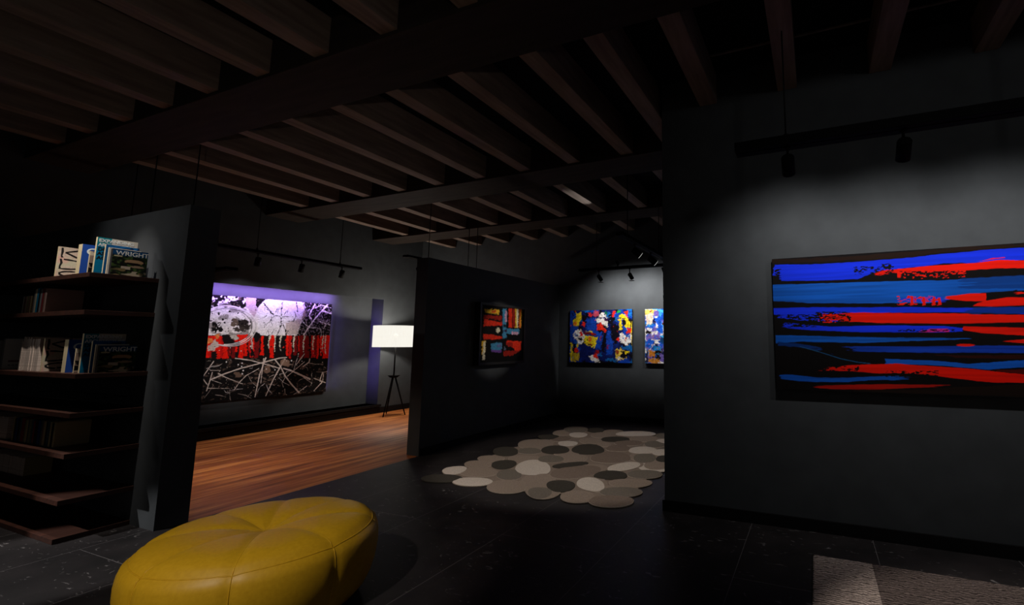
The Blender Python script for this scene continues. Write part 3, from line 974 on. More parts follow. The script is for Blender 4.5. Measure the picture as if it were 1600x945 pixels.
    A.specks(120, (312, 402), (466, 522), [K, WH_, lin(120, 110, 108)], 0.2, 0.7, 61)
    # white rings over everything
    A.ring(355, 508.5, 43, 31, 0.9, WH_, -190, 120)
    A.ring(352, 508, 43.5, 30, 0.8, WH_, -170, 95)
    A.ring(358, 511, 42, 30, 0.9, lin(200, 190, 190), -150, 130)
    A.ring(353, 510, 40.5, 28, 0.7, K, -190, 30, op=0.8)
    # lower field: slashes over black
    LW = lin(214, 196, 188)
    for p, w_, w2 in ((c([(320, 230), (150, 475), (230, 580)]), 1.0, 0.9), (c([(300, 390), (270, 500), (215, 665)]), 1.1, 1.2), (c([(270, 505), (480, 415), (700, 340), (1020, 255), (1300, 180), (1400, 175)]), 1.9, 1.2),
                      (c([(640, 185), (860, 215), (1020, 258), (1180, 300), (1300, 335)]), 1.3, 1.2), (c([(390, 410), (500, 470), (750, 565)]), 1.4, 0.5), (c([(990, 335), (800, 440), (700, 540), (620, 655)]), 0.8, 0.9),
                      (c([(1090, 180), (1000, 420), (930, 755)]), 1.6, 1.3), (c([(1060, 190), (1030, 420), (1015, 560)]), 1.5, 0.5), (c([(225, 628), (550, 632)]), 0.5, 0.5), (c([(300, 510), (440, 560)]), 0.6, 0.4), (c([(270, 365), (420, 365)]), 0.5, 0.4),
                      (d([(330, 200), (260, 320), (160, 500), (50, 740)]), 2.0, 1.3), (d([(180, 200), (270, 310), (330, 440), (430, 570), (540, 690)]), 1.3, 2.0), (d([(310, 335), (420, 365), (560, 430), (700, 490)]), 1.6, 2.6),
                      (d([(620, 120), (560, 200), (495, 285)]), 0.9, 0.8), (d([(620, 240), (500, 340), (370, 450)]), 0.8, 0.8), (d([(335, 470), (290, 550), (310, 610)]), 0.6, 0.6), (d([(600, 460), (730, 555)]), 0.9, 0.5),
                      (d([(760, 480), (930, 545)]), 0.8, 0.9), (d([(890, 395), (850, 500), (880, 540), (760, 665)]), 0.9, 0.9), (d([(905, 400), (890, 520)]), 0.8, 0.6), (d([(330, 640), (335, 715)]), 0.4, 0.3), (d([(700, 190), (690, 240), (600, 310)]), 1.0, 1.4)):
        A.line(p, w_, LW, 0.3, 0.95, w1=w2)
    A.ell(446, 568, 7, 5, TAN, 0.5, op=0.8); A.ell(418, 575, 5, 6, TAN, 0.6, op=0.6); A.ell(372, 586, 6, 4, TAN, 0.6, op=0.5)
    A.specks(170, (312, 514), (562, 625), [LW, lin(110, 92, 84), lin(150, 130, 120)], 0.2, 0.75, 21)
    A.specks(14, (318, 512), (562, 590), [WH_], 0.6, 1.3, 22)
    A.mesh('paint_surface', t, t.location)


def paint_figures():
    x0, x1, z0, z1, y = -4.265, -3.01, 1.012, 1.965, 7.565
    t = thing('painting', 'colourful canvas of blue, yellow, white and red shapes on the back wall', 'painting', ((x0 + x1) / 2, 7.5818, z0))
    bm = bmesh.new(); bx(bm, x0 - t.location.x, x1 - t.location.x, -0.0155, 0.018, 0, z1 - z0)
    link('canvas_body', bm, m_canvas, t)
    A = Art((x0, y, z0), (x1 - x0, 0, 0), (0, 0, z1 - z0), 260, 210, 51)
    NV = lin(14, 26, 92); BL = lin(16, 64, 172); K = lin(12, 9, 22); YE = lin(236, 206, 28); W = lin(242, 232, 226); R = lin(226, 40, 24)
    a = zf(880, 475, 9.45)
    A.fill(NV)
    A.put(sstep(0.4, 0.7, A.nz(9, 11)), BL)
    A.put(sstep(0.55, 0.75, A.nz(8, 12)), K)
    A.put(sstep(0.62, 0.75, A.nz(14, 8)) * 0.7, lin(20, 110, 190))
    for p, col in (([(100, 110), (140, 110), (140, 560), (100, 560)], BL), ([(260, 170), (360, 120), (390, 260), (300, 300)], K), ([(680, 150), (760, 200), (740, 300), (660, 280)], K), ([(240, 590), (420, 600), (440, 760), (250, 800)], NV),
                   ([(580, 430), (720, 400), (760, 800), (560, 820)], NV), ([(640, 400), (740, 400), (720, 760), (640, 760)], BL), ([(500, 420), (580, 400), (560, 680), (500, 640)], BL), ([(590, 420), (650, 420), (620, 700), (570, 700)], K), ([(700, 300), (800, 300), (820, 420), (780, 600), (700, 500)], K), ([(330, 220), (480, 200), (500, 380), (340, 380)], BL)):
        A.poly(a(p), col, 1.0)
    for p, col in (([(180, 125), (270, 130), (260, 220), (240, 310), (160, 330), (140, 240), (190, 210)], YE), ([(160, 270), (200, 260), (190, 330), (150, 320)], lin(226, 120, 30)), ([(290, 265), (325, 280), (320, 330), (270, 310)], R),
                   ([(360, 130), (415, 120), (415, 195), (380, 170)], R), ([(450, 100), (530, 95), (510, 170), (460, 190)], lin(190, 70, 90)), ([(570, 118), (650, 195), (510, 200)], W), ([(480, 215), (650, 215), (660, 290), (610, 330), (540, 280), (490, 265)], W), ([(600, 215), (660, 215), (655, 250), (620, 250)], lin(60, 20, 60)),
                   ([(500, 310), (550, 280), (600, 340), (640, 380), (610, 420), (560, 370), (490, 390)], R), ([(630, 340), (665, 315), (660, 340), (640, 360)], W), ([(720, 100), (770, 110), (750, 190), (715, 180)], R), ([(790, 95), (850, 100), (840, 140), (800, 130)], lin(30, 150, 60)), ([(600, 105), (640, 110), (640, 160), (610, 150)], lin(20, 110, 70)),
                   ([(890, 110), (950, 110), (950, 210), (910, 170)], R), ([(960, 110), (1010, 110), (1005, 180), (960, 190)], lin(20, 110, 190)),
                   ([(830, 150), (880, 150), (960, 240), (995, 330), (940, 380), (910, 340), (900, 250), (860, 200), (870, 390), (830, 390), (810, 200)], YE), ([(875, 220), (930, 250), (910, 320), (870, 330)], K),
                   ([(930, 390), (1010, 340), (1015, 420), (930, 440)], R), ([(830, 430), (880, 430), (930, 500), (1010, 420), (1010, 560), (940, 600), (860, 580), (830, 520)], W), ([(945, 480), (1000, 450), (985, 530)], BL), ([(785, 490), (830, 500), (830, 540), (785, 530)], R), ([(905, 500), (935, 510), (915, 545)], R),
                   ([(250, 370), (320, 470), (300, 560), (235, 600), (160, 500), (150, 430)], W), ([(235, 410), (265, 385), (290, 460), (245, 495)], R), ([(190, 510), (300, 510), (270, 540), (220, 540)], K), ([(160, 455), (200, 440), (220, 470), (180, 480)], lin(60, 80, 130)),
                   ([(300, 410), (480, 430), (490, 460), (310, 445)], lin(110, 20, 20)), ([(310, 460), (495, 490), (470, 650), (300, 580)], YE), ([(370, 480), (430, 500), (410, 570), (370, 550)], lin(230, 110, 30)), ([(300, 545), (330, 550), (320, 580), (300, 575)], K), ([(360, 575), (430, 595), (430, 615), (360, 600)], lin(60, 20, 20)), ([(340, 400), (440, 400), (430, 420), (350, 415)], YE),
                   ([(105, 570), (135, 570), (130, 840), (105, 850)], YE), ([(160, 650), (220, 640), (230, 710), (170, 720)], R), ([(135, 740), (240, 720), (230, 840), (130, 850)], lin(190, 160, 40)), ([(200, 590), (235, 610), (225, 650), (195, 630)], YE), ([(140, 580), (190, 580), (180, 640), (140, 720)], K),
                   ([(380, 770), (440, 750), (545, 810), (540, 850), (420, 850)], W), ([(440, 740), (500, 740), (520, 800), (450, 795)], R), ([(470, 680), (540, 690), (530, 750), (460, 740)], lin(150, 20, 30)), ([(385, 780), (410, 780), (405, 840), (385, 830)], K),
                   ([(760, 680), (850, 655), (910, 680), (960, 700), (935, 800), (800, 850), (760, 760)], lin(226, 190, 70)), ([(850, 690), (960, 680), (985, 760), (900, 810), (830, 800), (860, 730)], K), ([(905, 700), (970, 690), (975, 725), (920, 730)], YE), ([(765, 690), (830, 690), (820, 740), (780, 750)], lin(150, 60, 30)), ([(800, 780), (850, 790), (810, 845)], W),
                   ([(640, 600), (670, 610), (660, 680), (640, 660)], lin(110, 30, 90)), ([(540, 470), (560, 480), (555, 540), (540, 530)], lin(150, 40, 60)), ([(1005, 250), (1018, 250), (1018, 620), (1005, 620)], YE), ([(970, 570), (1015, 570), (1010, 610), (975, 600)], K)):
        A.poly(a(p), col, 0.55, 30)
    A.line(a([(510, 207), (650, 207)]), 1.0, K, 0.2)
    A.line(a([(805, 207), (900, 212)]), 0.9, K, 0.2)
    A.specks(60, (891, 986), (485, 565), [K, BL, R, lin(120, 140, 200)], 0.3, 0.9, 4, 1.5)
    A.jitter(3.6, 30, 0.2)
    A.mesh('paint_surface', t, t.location)


def paint_blue():
    x0, x1, z0, z1, y = -2.765, -1.55, 1.014, 1.955, 7.565
    t = thing('painting', 'blue and white abstract canvas cut off by the tall right wall', 'painting', ((x0 + x1) / 2, 7.5818, z0))
    bm = bmesh.new(); bx(bm, x0 - t.location.x, x1 - t.location.x, -0.0155, 0.018, 0, z1 - z0)
    link('canvas_body', bm, m_canvas, t)
    A = Art((x0, y, z0), (x1 - x0, 0, 0), (0, 0, z1 - z0), 260, 210, 71)
    a = zf(1000, 475, 9.45)
    BL = lin(24, 82, 196); NV = lin(16, 22, 70); VI = lin(110, 90, 170); W = lin(232, 224, 222); SK = lin(60, 160, 220); OR = lin(186, 112, 36); K = lin(18, 12, 14)
    A.fill(BL)
    A.put(sstep(0.4, 0.7, A.nz(9, 12)), NV)
    A.put(sstep(0.5, 0.75, A.nz(8, 14)), VI)
    A.put(sstep(0.58, 0.75, A.nz(12, 16)), SK)
    A.put(sstep(0.68, 0.8, A.nz(14, 18)), W)
    for p, col in (([(75, 80), (240, 80), (220, 140), (160, 180), (75, 170)], lin(236, 200, 90)), ([(80, 170), (160, 130), (200, 200), (170, 290), (90, 310), (80, 220)], lin(220, 196, 176)), ([(130, 100), (190, 90), (160, 130), (135, 140)], lin(130, 30, 26)),
                   ([(200, 90), (280, 100), (260, 190), (190, 170)], VI), ([(260, 80), (375, 75), (370, 240), (320, 220), (290, 130)], SK), ([(310, 130), (375, 130), (375, 250), (310, 230)], BL), ([(220, 210), (320, 200), (330, 420), (260, 430), (225, 300)], BL), ([(230, 290), (260, 300), (255, 350), (225, 340)], W),
                   ([(335, 280), (375, 280), (375, 340), (340, 340)], lin(90, 40, 30)), ([(340, 370), (370, 360), (370, 460), (285, 460), (335, 430)], lin(226, 200, 200)), ([(85, 320), (200, 310), (210, 380), (100, 380)], BL), ([(110, 350), (160, 345), (165, 385), (120, 395)], W), ([(85, 390), (170, 400), (180, 430), (85, 450)], K), ([(210, 405), (245, 400), (250, 440), (215, 440)], W),
                   ([(80, 470), (200, 460), (230, 520), (90, 540)], VI), ([(85, 550), (200, 540), (210, 640), (90, 650)], BL), ([(220, 520), (260, 520), (280, 580), (240, 600), (220, 570)], W), ([(100, 710), (200, 580), (215, 590), (120, 720)], lin(190, 180, 190)), ([(280, 600), (310, 640), (320, 720), (300, 700)], lin(190, 180, 190)), ([(300, 480), (370, 480), (370, 600), (310, 590)], lin(14, 60, 110)),
                   ([(200, 620), (310, 630), (310, 690), (190, 690)], lin(30, 120, 190)), ([(210, 690), (320, 690), (320, 730), (210, 740)], K), ([(120, 690), (220, 700), (210, 790), (130, 770)], OR), ([(130, 800), (290, 800), (290, 870), (120, 865)], lin(200, 130, 50)), ([(230, 740), (300, 740), (300, 830), (240, 800)], K), ([(300, 740), (375, 730), (375, 860), (310, 860)], VI), ([(350, 730), (372, 735), (370, 790), (350, 790)], lin(216, 190, 180)), ([(82, 690), (120, 700), (120, 860), (82, 860)], lin(40, 40, 70))):
        A.poly(a(p), col, 0.7, 30)
    A.specks(80, (1008, 1090), (485, 565), [W, BL, K, SK, OR], 0.3, 0.9, 9, 1.3)
    A.jitter(3.6, 30, 0.2)
    A.mesh('paint_surface', t, t.location)


def paint_small():
    X, y0, y1, z0, z1 = -4.43, 5.26, 6.36, 1.045, 1.945
    t = thing('painting', 'small black framed painting with red, blue and yellow strokes on the divider', 'painting', (XP, (y0 + y1) / 2, z0))
    yc = t.location.y
    bm = bmesh.new()
    fw_ = 0.035
    d = X - XP
    bx(bm, 0.0, d + 0.012, y0 - yc, y0 - yc + fw_, 0, z1 - z0)
    bx(bm, 0.0, d + 0.012, y1 - yc - fw_, y1 - yc, 0, z1 - z0)
    bx(bm, 0.0, d + 0.012, y0 - yc + fw_, y1 - yc - fw_, 0, fw_)
    bx(bm, 0.0, d + 0.012, y0 - yc + fw_, y1 - yc - fw_, z1 - z0 - fw_, z1 - z0)
    link('frame', bm, m_frame, t)
    bm = bmesh.new()
    bx(bm, 0.0, d - 0.002, y0 - yc + fw_, y1 - yc - fw_, fw_, z1 - z0 - fw_)
    link('canvas_body', bm, m_canvas, t)
    A = Art((X, y0 + fw_, z0 + fw_), (0, y1 - y0 - 2 * fw_, 0), (0, 0, z1 - z0 - 2 * fw_), 190, 190, 91)
    a = zf(730, 460, 7.88)
    K = lin(10, 8, 9); R = lin(220, 48, 24); RD = lin(150, 30, 20); BL = lin(70, 140, 180); YE = lin(240, 186, 50); W = lin(238, 226, 196); PK = lin(206, 160, 186); OR = lin(226, 96, 36)
    A.fill(K)
    for p, col in (([(215, 180), (395, 190), (390, 245), (360, 240), (215, 225)], YE), ([(300, 195), (360, 195), (355, 225), (300, 225)], OR), ([(200, 250), (425, 265), (425, 320), (300, 300), (200, 300)], RD), ([(200, 300), (300, 320), (430, 345), (430, 385), (320, 385), (200, 395)], R),
                   ([(195, 490), (300, 490), (425, 520), (425, 545), (300, 555), (195, 550)], R), ([(250, 420), (350, 405), (420, 430), (350, 480), (260, 460)], K), ([(435, 175), (480, 175), (480, 540), (435, 540)], BL), ([(465, 200), (490, 210), (485, 350), (465, 340)], PK), ([(440, 380), (480, 380), (480, 400), (440, 400)], K), ([(440, 440), (485, 440), (485, 460), (440, 460)], lin(60, 40, 70)),
                   ([(510, 180), (550, 170), (550, 410), (510, 410)], R), ([(560, 180), (590, 180), (585, 410), (560, 400)], RD), ([(592, 170), (625, 150), (625, 415), (590, 415)], YE), ([(608, 150), (628, 150), (622, 410), (608, 410)], W), ([(640, 180), (668, 175), (660, 415), (638, 415)], OR), ([(655, 200), (668, 200), (660, 410), (652, 410)], YE),
                   ([(485, 420), (640, 430), (640, 490), (485, 485)], BL), ([(545, 460), (630, 465), (625, 495), (545, 490)], PK), ([(480, 570), (660, 580), (660, 690), (590, 700), (560, 650), (480, 620)], R), ([(440, 700), (560, 690), (640, 690), (560, 750), (450, 760)], RD), ([(480, 590), (560, 600), (560, 650), (500, 640)], RD),
                   ([(180, 570), (225, 565), (220, 740), (175, 750)], YE), ([(195, 580), (225, 575), (215, 810), (185, 800)], W), ([(292, 605), (425, 590), (425, 690), (292, 695)], BL), ([(292, 680), (425, 690), (420, 715), (295, 712)], lin(110, 70, 150)), ([(360, 620), (420, 600), (420, 650), (370, 650)], lin(100, 110, 160))):
        A.poly(a(p), col, 0.35, 40)
    A.ell(730 + 375 / 7.88, 460 + 440 / 7.88, 3.2, 4.2, W, 0.1)
    A.ell(730 + 460 / 7.88, 460 + 668 / 7.88, 1.6, 3.2, lin(90, 100, 120), 0.2)
    A.jitter(2.2, 40, 0.15)
    A.mesh('paint_surface', t, t.location)


paint_right(); paint_annex(); paint_figures(); paint_blue(); paint_small()

# ------------------------------------------------------------------ pouf
PC = Vector((-2.75, 1.66, 0))
pouf = thing('pouf', 'large round yellow leather pouf with radial seams', 'pouf', PC)
prof = [(0.0, 0.0), (0.30, 0.0), (0.40, 0.004), (0.447, 0.02), (0.482, 0.06), (0.505, 0.11), (0.52, 0.17), (0.527, 0.22), (0.527, 0.27), (0.522, 0.31), (0.512, 0.34), (0.497, 0.362),
        (0.475, 0.38), (0.445, 0.394), (0.40, 0.406), (0.34, 0.413), (0.27, 0.415), (0.2, 0.411), (0.14, 0.403), (0.09, 0.392), (0.05, 0.38), (0.02, 0.371), (0.0, 0.368)]
NT = 160
SEAM = [math.radians(2 + 45 * k) for k in range(8)]
RIM = 11


def pouf_pt(i, th):
    r, z = prof[i]
    da = min(abs((th - s + PI) % (2 * PI) - PI) for s in SEAM)
    if i >= RIM:                                    # top panels swell between the seams
        k = min(1.0, (da * max(r, 0.03)) / 0.06)
        g = 1 - (1 - k) ** 2
        z -= 0.006 * (1 - g) * min(1, r / 0.06)
        z += 0.004 * math.cos((da - PI / 8) * 4) * min(1, r / 0.2) * (1 if r < 0.45 else 0.4)
    elif 2 < i:
        k = min(1.0, da * r / 0.045)
        r -= 0.008 * (1 - k) ** 2
        r += 0.006 * math.cos((da - PI / 8) * 4)
    if i == RIM:
        r -= 0.004
        z -= 0.006
    return Vector((r * math.cos(th), r * math.sin(th), z))


bm = bmesh.new()
ths = [2 * PI * k / NT for k in range(NT)]
rings = []
for i in range(len(prof)):
    if prof[i][0] == 0:
        rings.append([bm.verts.new((0, 0, prof[i][1]))])
    else:
        rings.append([bm.verts.new(pouf_pt(i, t)) for t in ths])
for a, b in zip(rings, rings[1:]):
    for k in range(NT):
        q = []
        for v in (a[k % len(a)], a[(k + 1) % len(a)], b[(k + 1) % len(b)], b[k % len(b)]):
            if v not in q:
                q.append(v)
        f = bm.faces.new(q)
        f.smooth = True
link('cushion', bm, m_leather, pouf)
bm = bmesh.new()
for s in SEAM:
    for off in (0.0,):
        pts = []
        for i in range(RIM, len(prof) - 1):
            p = pouf_pt(i, s + off / max(prof[i][0], 0.05))
            pts.append(p - Vector((0, 0, 0.0008)))
        tube(bm, pts, 0.0024, 6)
    pts = [pouf_pt(i, s) + Vector((math.cos(s), math.sin(s), 0)) * 0.001 for i in range(3, RIM + 1)]
    tube(bm, pts, 0.0026, 6)
pts = [pouf_pt(RIM, t) for t in ths]
tube(bm, pts + pts[:1], 0.003, 6, caps=False)
link('piping', bm, m_leather, pouf)

# ------------------------------------------------------------------ rugs
rugA = zf(640, 660, 7.268)
rugB = zf(840, 660, 6.752)
PEB = [('A', 1430, 245, 200, 60, 'M'), ('A', 785, 560, 215, 55, 'M'), ('A', 1100, 725, 225, 78, 'M'), ('A', 1440, 660, 170, 75, 'M'), ('A', 1310, 410, 190, 48, 'M'), ('A', 780, 470, 160, 45, 'M'), ('A', 925, 405, 155, 37, 'M'),
       ('A', 1360, 322, 140, 36, 'G'), ('A', 1130, 590, 145, 62, 'G'), ('A', 1290, 690, 62, 42, 'M'), ('A', 1090, 325, 145, 54, 'D'), ('A', 370, 630, 238, 46, 'D'), ('A', 510, 537, 142, 46, 'L', -0.12), ('A', 715, 668, 232, 49, 'L'), ('A', 1072, 472, 145, 52, 'D', -0.08),
       ('A', 1400, 515, 202, 90, 'L'),
       ('B', 60, 720, 190, 78, 'M'), ('B', 60, 600, 130, 60, 'M'), ('B', 560, 190, 120, 34, 'M'), ('B', 690, 132, 130, 32, 'M'), ('B', 800, 100, 112, 28, 'M'), ('B', 1130, 168, 160, 34, 'M'), ('B', 270, 107, 110, 29, 'M'), ('B', 70, 205, 110, 32, 'M'), ('B', 380, 375, 150, 48, 'M'), ('B', 770, 370, 215, 62, 'B'),
       ('B', 1250, 450, 130, 48, 'M'), ('B', 980, 635, 230, 48, 'M'), ('B', 700, 230, 70, 28, 'M'), ('B', 620, 640, 120, 60, 'M'), ('B', 240, 170, 115, 26, 'B'), ('B', 1000, 440, 120, 40, 'M'), ('B', 590, 480, 150, 45, 'M'), ('B', 700, 700, 130, 45, 'M'), ('B', 300, 300, 150, 60, 'M'),
       ('B', 405, 75, 125, 36, 'G'), ('B', 615, 80, 85, 26, 'D'), ('B', 115, 150, 112, 26, 'D'), ('B', 430, 128, 97, 27, 'L'), ('B', 1035, 118, 215, 27, 'L'), ('B', 1315, 138, 70, 29, 'G'), ('B', 1325, 200, 80, 28, 'L'), ('B', 820, 175, 152, 28, 'D'), ('B', 960, 215, 152, 29, 'B'), ('B', 1240, 228, 115, 36, 'G'),
       ('B', 320, 220, 105, 29, 'L'), ('B', 190, 288, 152, 46, 'D'), ('B', 528, 285, 176, 55, 'D'), ('B', 850, 272, 130, 36, 'B'), ('B', 1110, 292, 152, 38, 'L'), ('B', 1310, 314, 105, 35, 'L'), ('B', 1130, 375, 122, 50, 'G'), ('B', 1325, 383, 78, 36, 'D'), ('B', 140, 385, 138, 40, 'G'),
       ('A', 1480, 795, 138, 66, 'G'), ('B', 345, 445, 192, 27, 'D', -0.1), ('B', 400, 522, 275, 66, 'B', -0.1), ('B', 910, 465, 178, 42, 'L', -0.14), ('B', 770, 556, 177, 48, 'D'), ('B', 1130, 545, 187, 46, 'G'), ('B', 245, 665, 152, 63, 'D'), ('B', 560, 655, 150, 72, 'L', 0.15), ('B', 880, 732, 228, 52, 'G'), ('B', 420, 782, 182, 66, 'M'), ('B', 775, 827, 242, 62, 'B')]
rug_mats = [m_felt[k] for k in 'LMBGDUC']
mi_of = {k: i for i, k in enumerate('LMBGDUC')}


def pebble(bm, ring, z0, z1, mi):
    c = sum((Vector(p) for p in ring), Vector()) / len(ring)
    lv = []
    for f_, z in ((1.0, z0), (1.0, z1 - 0.003), (0.985, z1 - 0.001), (0.955, z1), (0.5, z1 + 0.0005)):
        lv.append([bm.verts.new((c.x + (p[0] - c.x) * f_, c.y + (p[1] - c.y) * f_, z)) for p in ring])
    n = len(ring)
    for j, (a, b) in enumerate(zip(lv, lv[1:])):
        for k in range(n):
            f = bm.faces.new((a[k], a[(k + 1) % n], b[(k + 1) % n], b[k]))
            f.material_index = mi_of['C'] if j in (0, 1) and mi != mi_of['D'] else mi
            f.smooth = True
    f = bm.faces.new(lv[-1]); f.material_index = mi
    f = bm.faces.new(lv[0][::-1]); f.material_index = mi


bm = bmesh.new()
rg = random.Random(12)
allc = []
for i, p in enumerate(PEB):
    zf_ = rugA if p[0] == 'A' else rugB
    rot = p[6] if len(p) > 6 else 0
    e2 = rg.uniform(-0.12, 0.12)
    ring = []
    for k in range(32):
        a = 2 * PI * k / 32
        ex = math.copysign(abs(math.cos(a)) ** 0.93, math.cos(a)) * p[3] * (1 + e2 * math.sin(a))
        ey = math.copysign(abs(math.sin(a)) ** 0.93, math.sin(a)) * p[4] * (1 + e2 * math.cos(a + 1))
        u = p[1] + ex * math.cos(rot) - ey * math.sin(rot)
        v = p[2] + ex * math.sin(rot) + ey * math.cos(rot)
        g = onz(*zf_([(u, v)])[0], 0.014)
        ring.append((g[0], g[1], 0))
    if Vector((ring[0][0] - ring[1][0], ring[0][1] - ring[1][1], 0)).cross(Vector((ring[2][0] - ring[1][0], ring[2][1] - ring[1][1], 0))).z > 0:
        ring = ring[::-1]
    allc.append(ring)
    pebble(bm, ring, 0.002, 0.0125 + 0.00006 * i, mi_of[p[5]])
for x, y, rx, ry, k in [(-1.72, 5.25, 0.2, 0.26, 'M'), (-1.78, 5.85, 0.22, 0.3, 'G'), (-1.85, 6.4, 0.2, 0.24, 'M'), (-1.68, 4.95, 0.2, 0.22, 'L'), (-2.0, 6.0, 0.2, 0.3, 'M'), (-1.95, 5.4, 0.2, 0.3, 'M')]:
    ring = [(x + rx * math.cos(-2 * PI * j / 28), y + ry * math.sin(-2 * PI * j / 28), 0) for j in range(28)]
    pebble(bm, ring, 0.002, 0.0124, mi_of[k])
# backing felt between the stones
back = [onz(*p, 0.008) for p in ([(700, 742), (745, 720), (800, 700), (840, 688), (905, 674), (960, 675), (1040, 684)])] + [np.array([-1.65, 6.35, 0]), np.array([-1.62, 4.95, 0])] + \
       [onz(*p, 0.008) for p in ([(1022, 733), (1008, 752), (992, 768), (975, 780), (930, 782), (905, 776), (880, 772), (845, 770), (800, 766), (765, 758), (730, 752)])]
vb = [bm.verts.new((p[0], p[1], 0.009)) for p in back]
va = [bm.verts.new((p[0], p[1], 0.002)) for p in back]
f = bm.faces.new(vb); f.material_index = mi_of['U']
bmesh.ops.triangulate(bm, faces=[f])
for k in range(len(vb)):
    f = bm.faces.new((va[k], va[(k + 1) % len(va)], vb[(k + 1) % len(vb)], vb[k])); f.material_index = mi_of['U']
rug = link('pebble_rug', bm, rug_mats)
tag(rug, 'patchwork rug of grey, taupe and cream felt pebbles on the slate floor', 'rug')

m_stripe = mat('striped_weave', lin(150, 134, 124), 0.95, spec=0.1)
tc = N(m_stripe, 'ShaderNodeTexCoord')
sp = N(m_stripe, 'ShaderNodeSeparateXYZ')
L(m_stripe, tc, 'Object', sp, 'Vector')
cr = N(m_stripe, 'ShaderNodeValToRGB')
cr.color_ramp.interpolation = 'CONSTANT'
mr = N(m_stripe, 'ShaderNodeMapRange')
mr.inputs['From Min'].default_value = 0
mr.inputs['From Max'].default_value = 2.2
L(m_stripe, sp, 'X', mr, 'Value')
L(m_stripe, mr, 'Result', cr, 'Fac')
S0, S1 = lin(164, 148, 140), lin(98, 86, 82)
cr.color_ramp.elements[0].color = (*S0, 1)
cr.color_ramp.elements[1].position = 0.152
cr.color_ramp.elements[1].color = (*S1, 1)
for ps, c_ in ((0.485, lin(140, 128, 118)), (0.62, S1), (0.8, S0)):
    k = cr.color_ramp.elements.new(ps); k.color = (*c_, 1)
wv = N(m_stripe, 'ShaderNodeTexWave')
wv.wave_type = 'BANDS'; wv.bands_direction = 'Y'
wv.inputs['Scale'].default_value = 15
wv.inputs['Distortion'].default_value = 9
wv.inputs['Detail'].default_value = 3
wv.inputs['Detail Scale'].default_value = 1.4
L(m_stripe, tc, 'Object', wv, 'Vector')
nz = N(m_stripe, 'ShaderNodeTexNoise')
nz.inputs['Scale'].default_value = 150
L(m_stripe, tc, 'Object', nz, 'Vector')
ad = N(m_stripe, 'ShaderNodeMath', operation='MULTIPLY')
L(m_stripe, wv, 'Fac', ad, 0); L(m_stripe, nz, 'Fac', ad, 1)
mr2 = N(m_stripe, 'ShaderNodeMapRange')
mr2.inputs['From Min'].default_value = 0.05; mr2.inputs['From Max'].default_value = 0.5
mr2.inputs['To Min'].default_value = 0.3; mr2.inputs['To Max'].default_value = 1.35
L(m_stripe, ad, 'Value', mr2, 'Value')
vm = N(m_stripe, 'ShaderNodeVectorMath', operation='SCALE')
L(m_stripe, cr, 'Color', vm, 0); L(m_stripe, mr2, 'Result', vm, 'Scale')
L(m_stripe, vm, 'Vector', bsdf(m_stripe), 'Base Color')
rug2 = thing('striped_rug', 'woven rug with pale and dark grey stripes at the lower right', 'rug', (-0.072, 0.9, 0.001))
bm = bmesh.new(); bx(bm, 0, 2.2, 0, 2.414, 0.0, 0.011, 0, 0.003)
link('weave', bm, m_stripe, rug2)
bm = bmesh.new()
for k in range(110):
    y = 0.01 + k * 2.394 / 109
    tube(bm, [(0.006, y, 0.0125), (-0.003, y + 0.006, 0.012), (-0.004, y + 0.006, 0.001)], 0.0022, 5)
link('edge_stitching', bm, mat('stitching', lin(40, 36, 36), 0.9), rug2)

# ------------------------------------------------------------------ shelves
SH = {1: 1.865, 2: 1.592, 3: 1.138, 4: 0.866, 5: 0.592, 6: 0.283, 7: 0.034}
SL = {1: 'topmost walnut floating shelf, holding the upright art books', 2: 'walnut floating shelf second from the top, with dim books in shadow', 3: 'third walnut floating shelf, with magazines and a second set of art books',
      4: 'walnut floating shelf carrying only the wire tray', 5: 'walnut floating shelf with the dark multicoloured books', 6: 'lowest floating walnut shelf, with its lit front corner', 7: 'walnut plank lying on the slate floor under the shelves'}
for k, z in SH.items():
    bm = bmesh.new()
    bx(bm, 0, 2.55, -0.38, 0, -0.033, 0, 0, 0.0015)
    o = link('floating_shelf', bm, m_shelf, None, (-7.4, YS, z))
    tag(o, SL[k], 'shelf', 'walnut shelves')


def text_mesh(name, s, size, m, parent, M4, bold=0.0, sx=1.0):
    cu = bpy.data.curves.new(name, 'FONT')
    cu.body = s
    cu.size = size
    cu.offset = bold
    cu.extrude = 0.0004
    o = bpy.data.objects.new(name + '_tmp', cu)
    COL.objects.link(o)
    bpy.context.view_layer.update()
    me = bpy.data.meshes.new_from_object(o.evaluated_get(bpy.context.evaluated_depsgraph_get()))
    bpy.data.objects.remove(o)
    me.materials.clear()
    me.materials.append(m)
    r = bpy.data.objects.new(name, me)
    COL.objects.link(r)
    r.parent = cover_of(parent)
    r.matrix_local = M4 @ Matrix.Diagonal((sx, 1, 1, 1))
    return r


def cover_m(t, y, z):
    """text lying on the +X cover: reading direction +Y, up +Z"""
    return Matrix(((0, 0, 1, t + 0.0006), (1, 0, 0, y), (0, 1, 0, z), (0, 0, 0, 1)))


def book(name, x, y, z, w, h, t, cover, label, spine=None, group=None, cat='book', pages=True, ht=0.003):
    """upright book: front cover faces +X at x, spine faces -Y at y"""
    r = thing(name, label, cat, (x - t, y, z), group)
    bm = bmesh.new()
    c = min(0.0022, t * 0.2)
    bx(bm, t - c, t, 0, w, 0, h, 0)
    bx(bm, 0, c, 0, w, 0, h, 0)
    bx(bm, c, t - c, 0, c, 0, h, 1 if spine else 0)
    if spine:
        bx(bm, -0.0001, t + 0.0001, -0.0004, 0.0002, 0, h, 1)
    link('cover', bm, [cover, spine or cover], r)
    if pages:
        bm = bmesh.new()
        bx(bm, c, t - c, c, w - 0.004, ht, h - ht)
        link('pages', bm, m_pages, r)
    return r


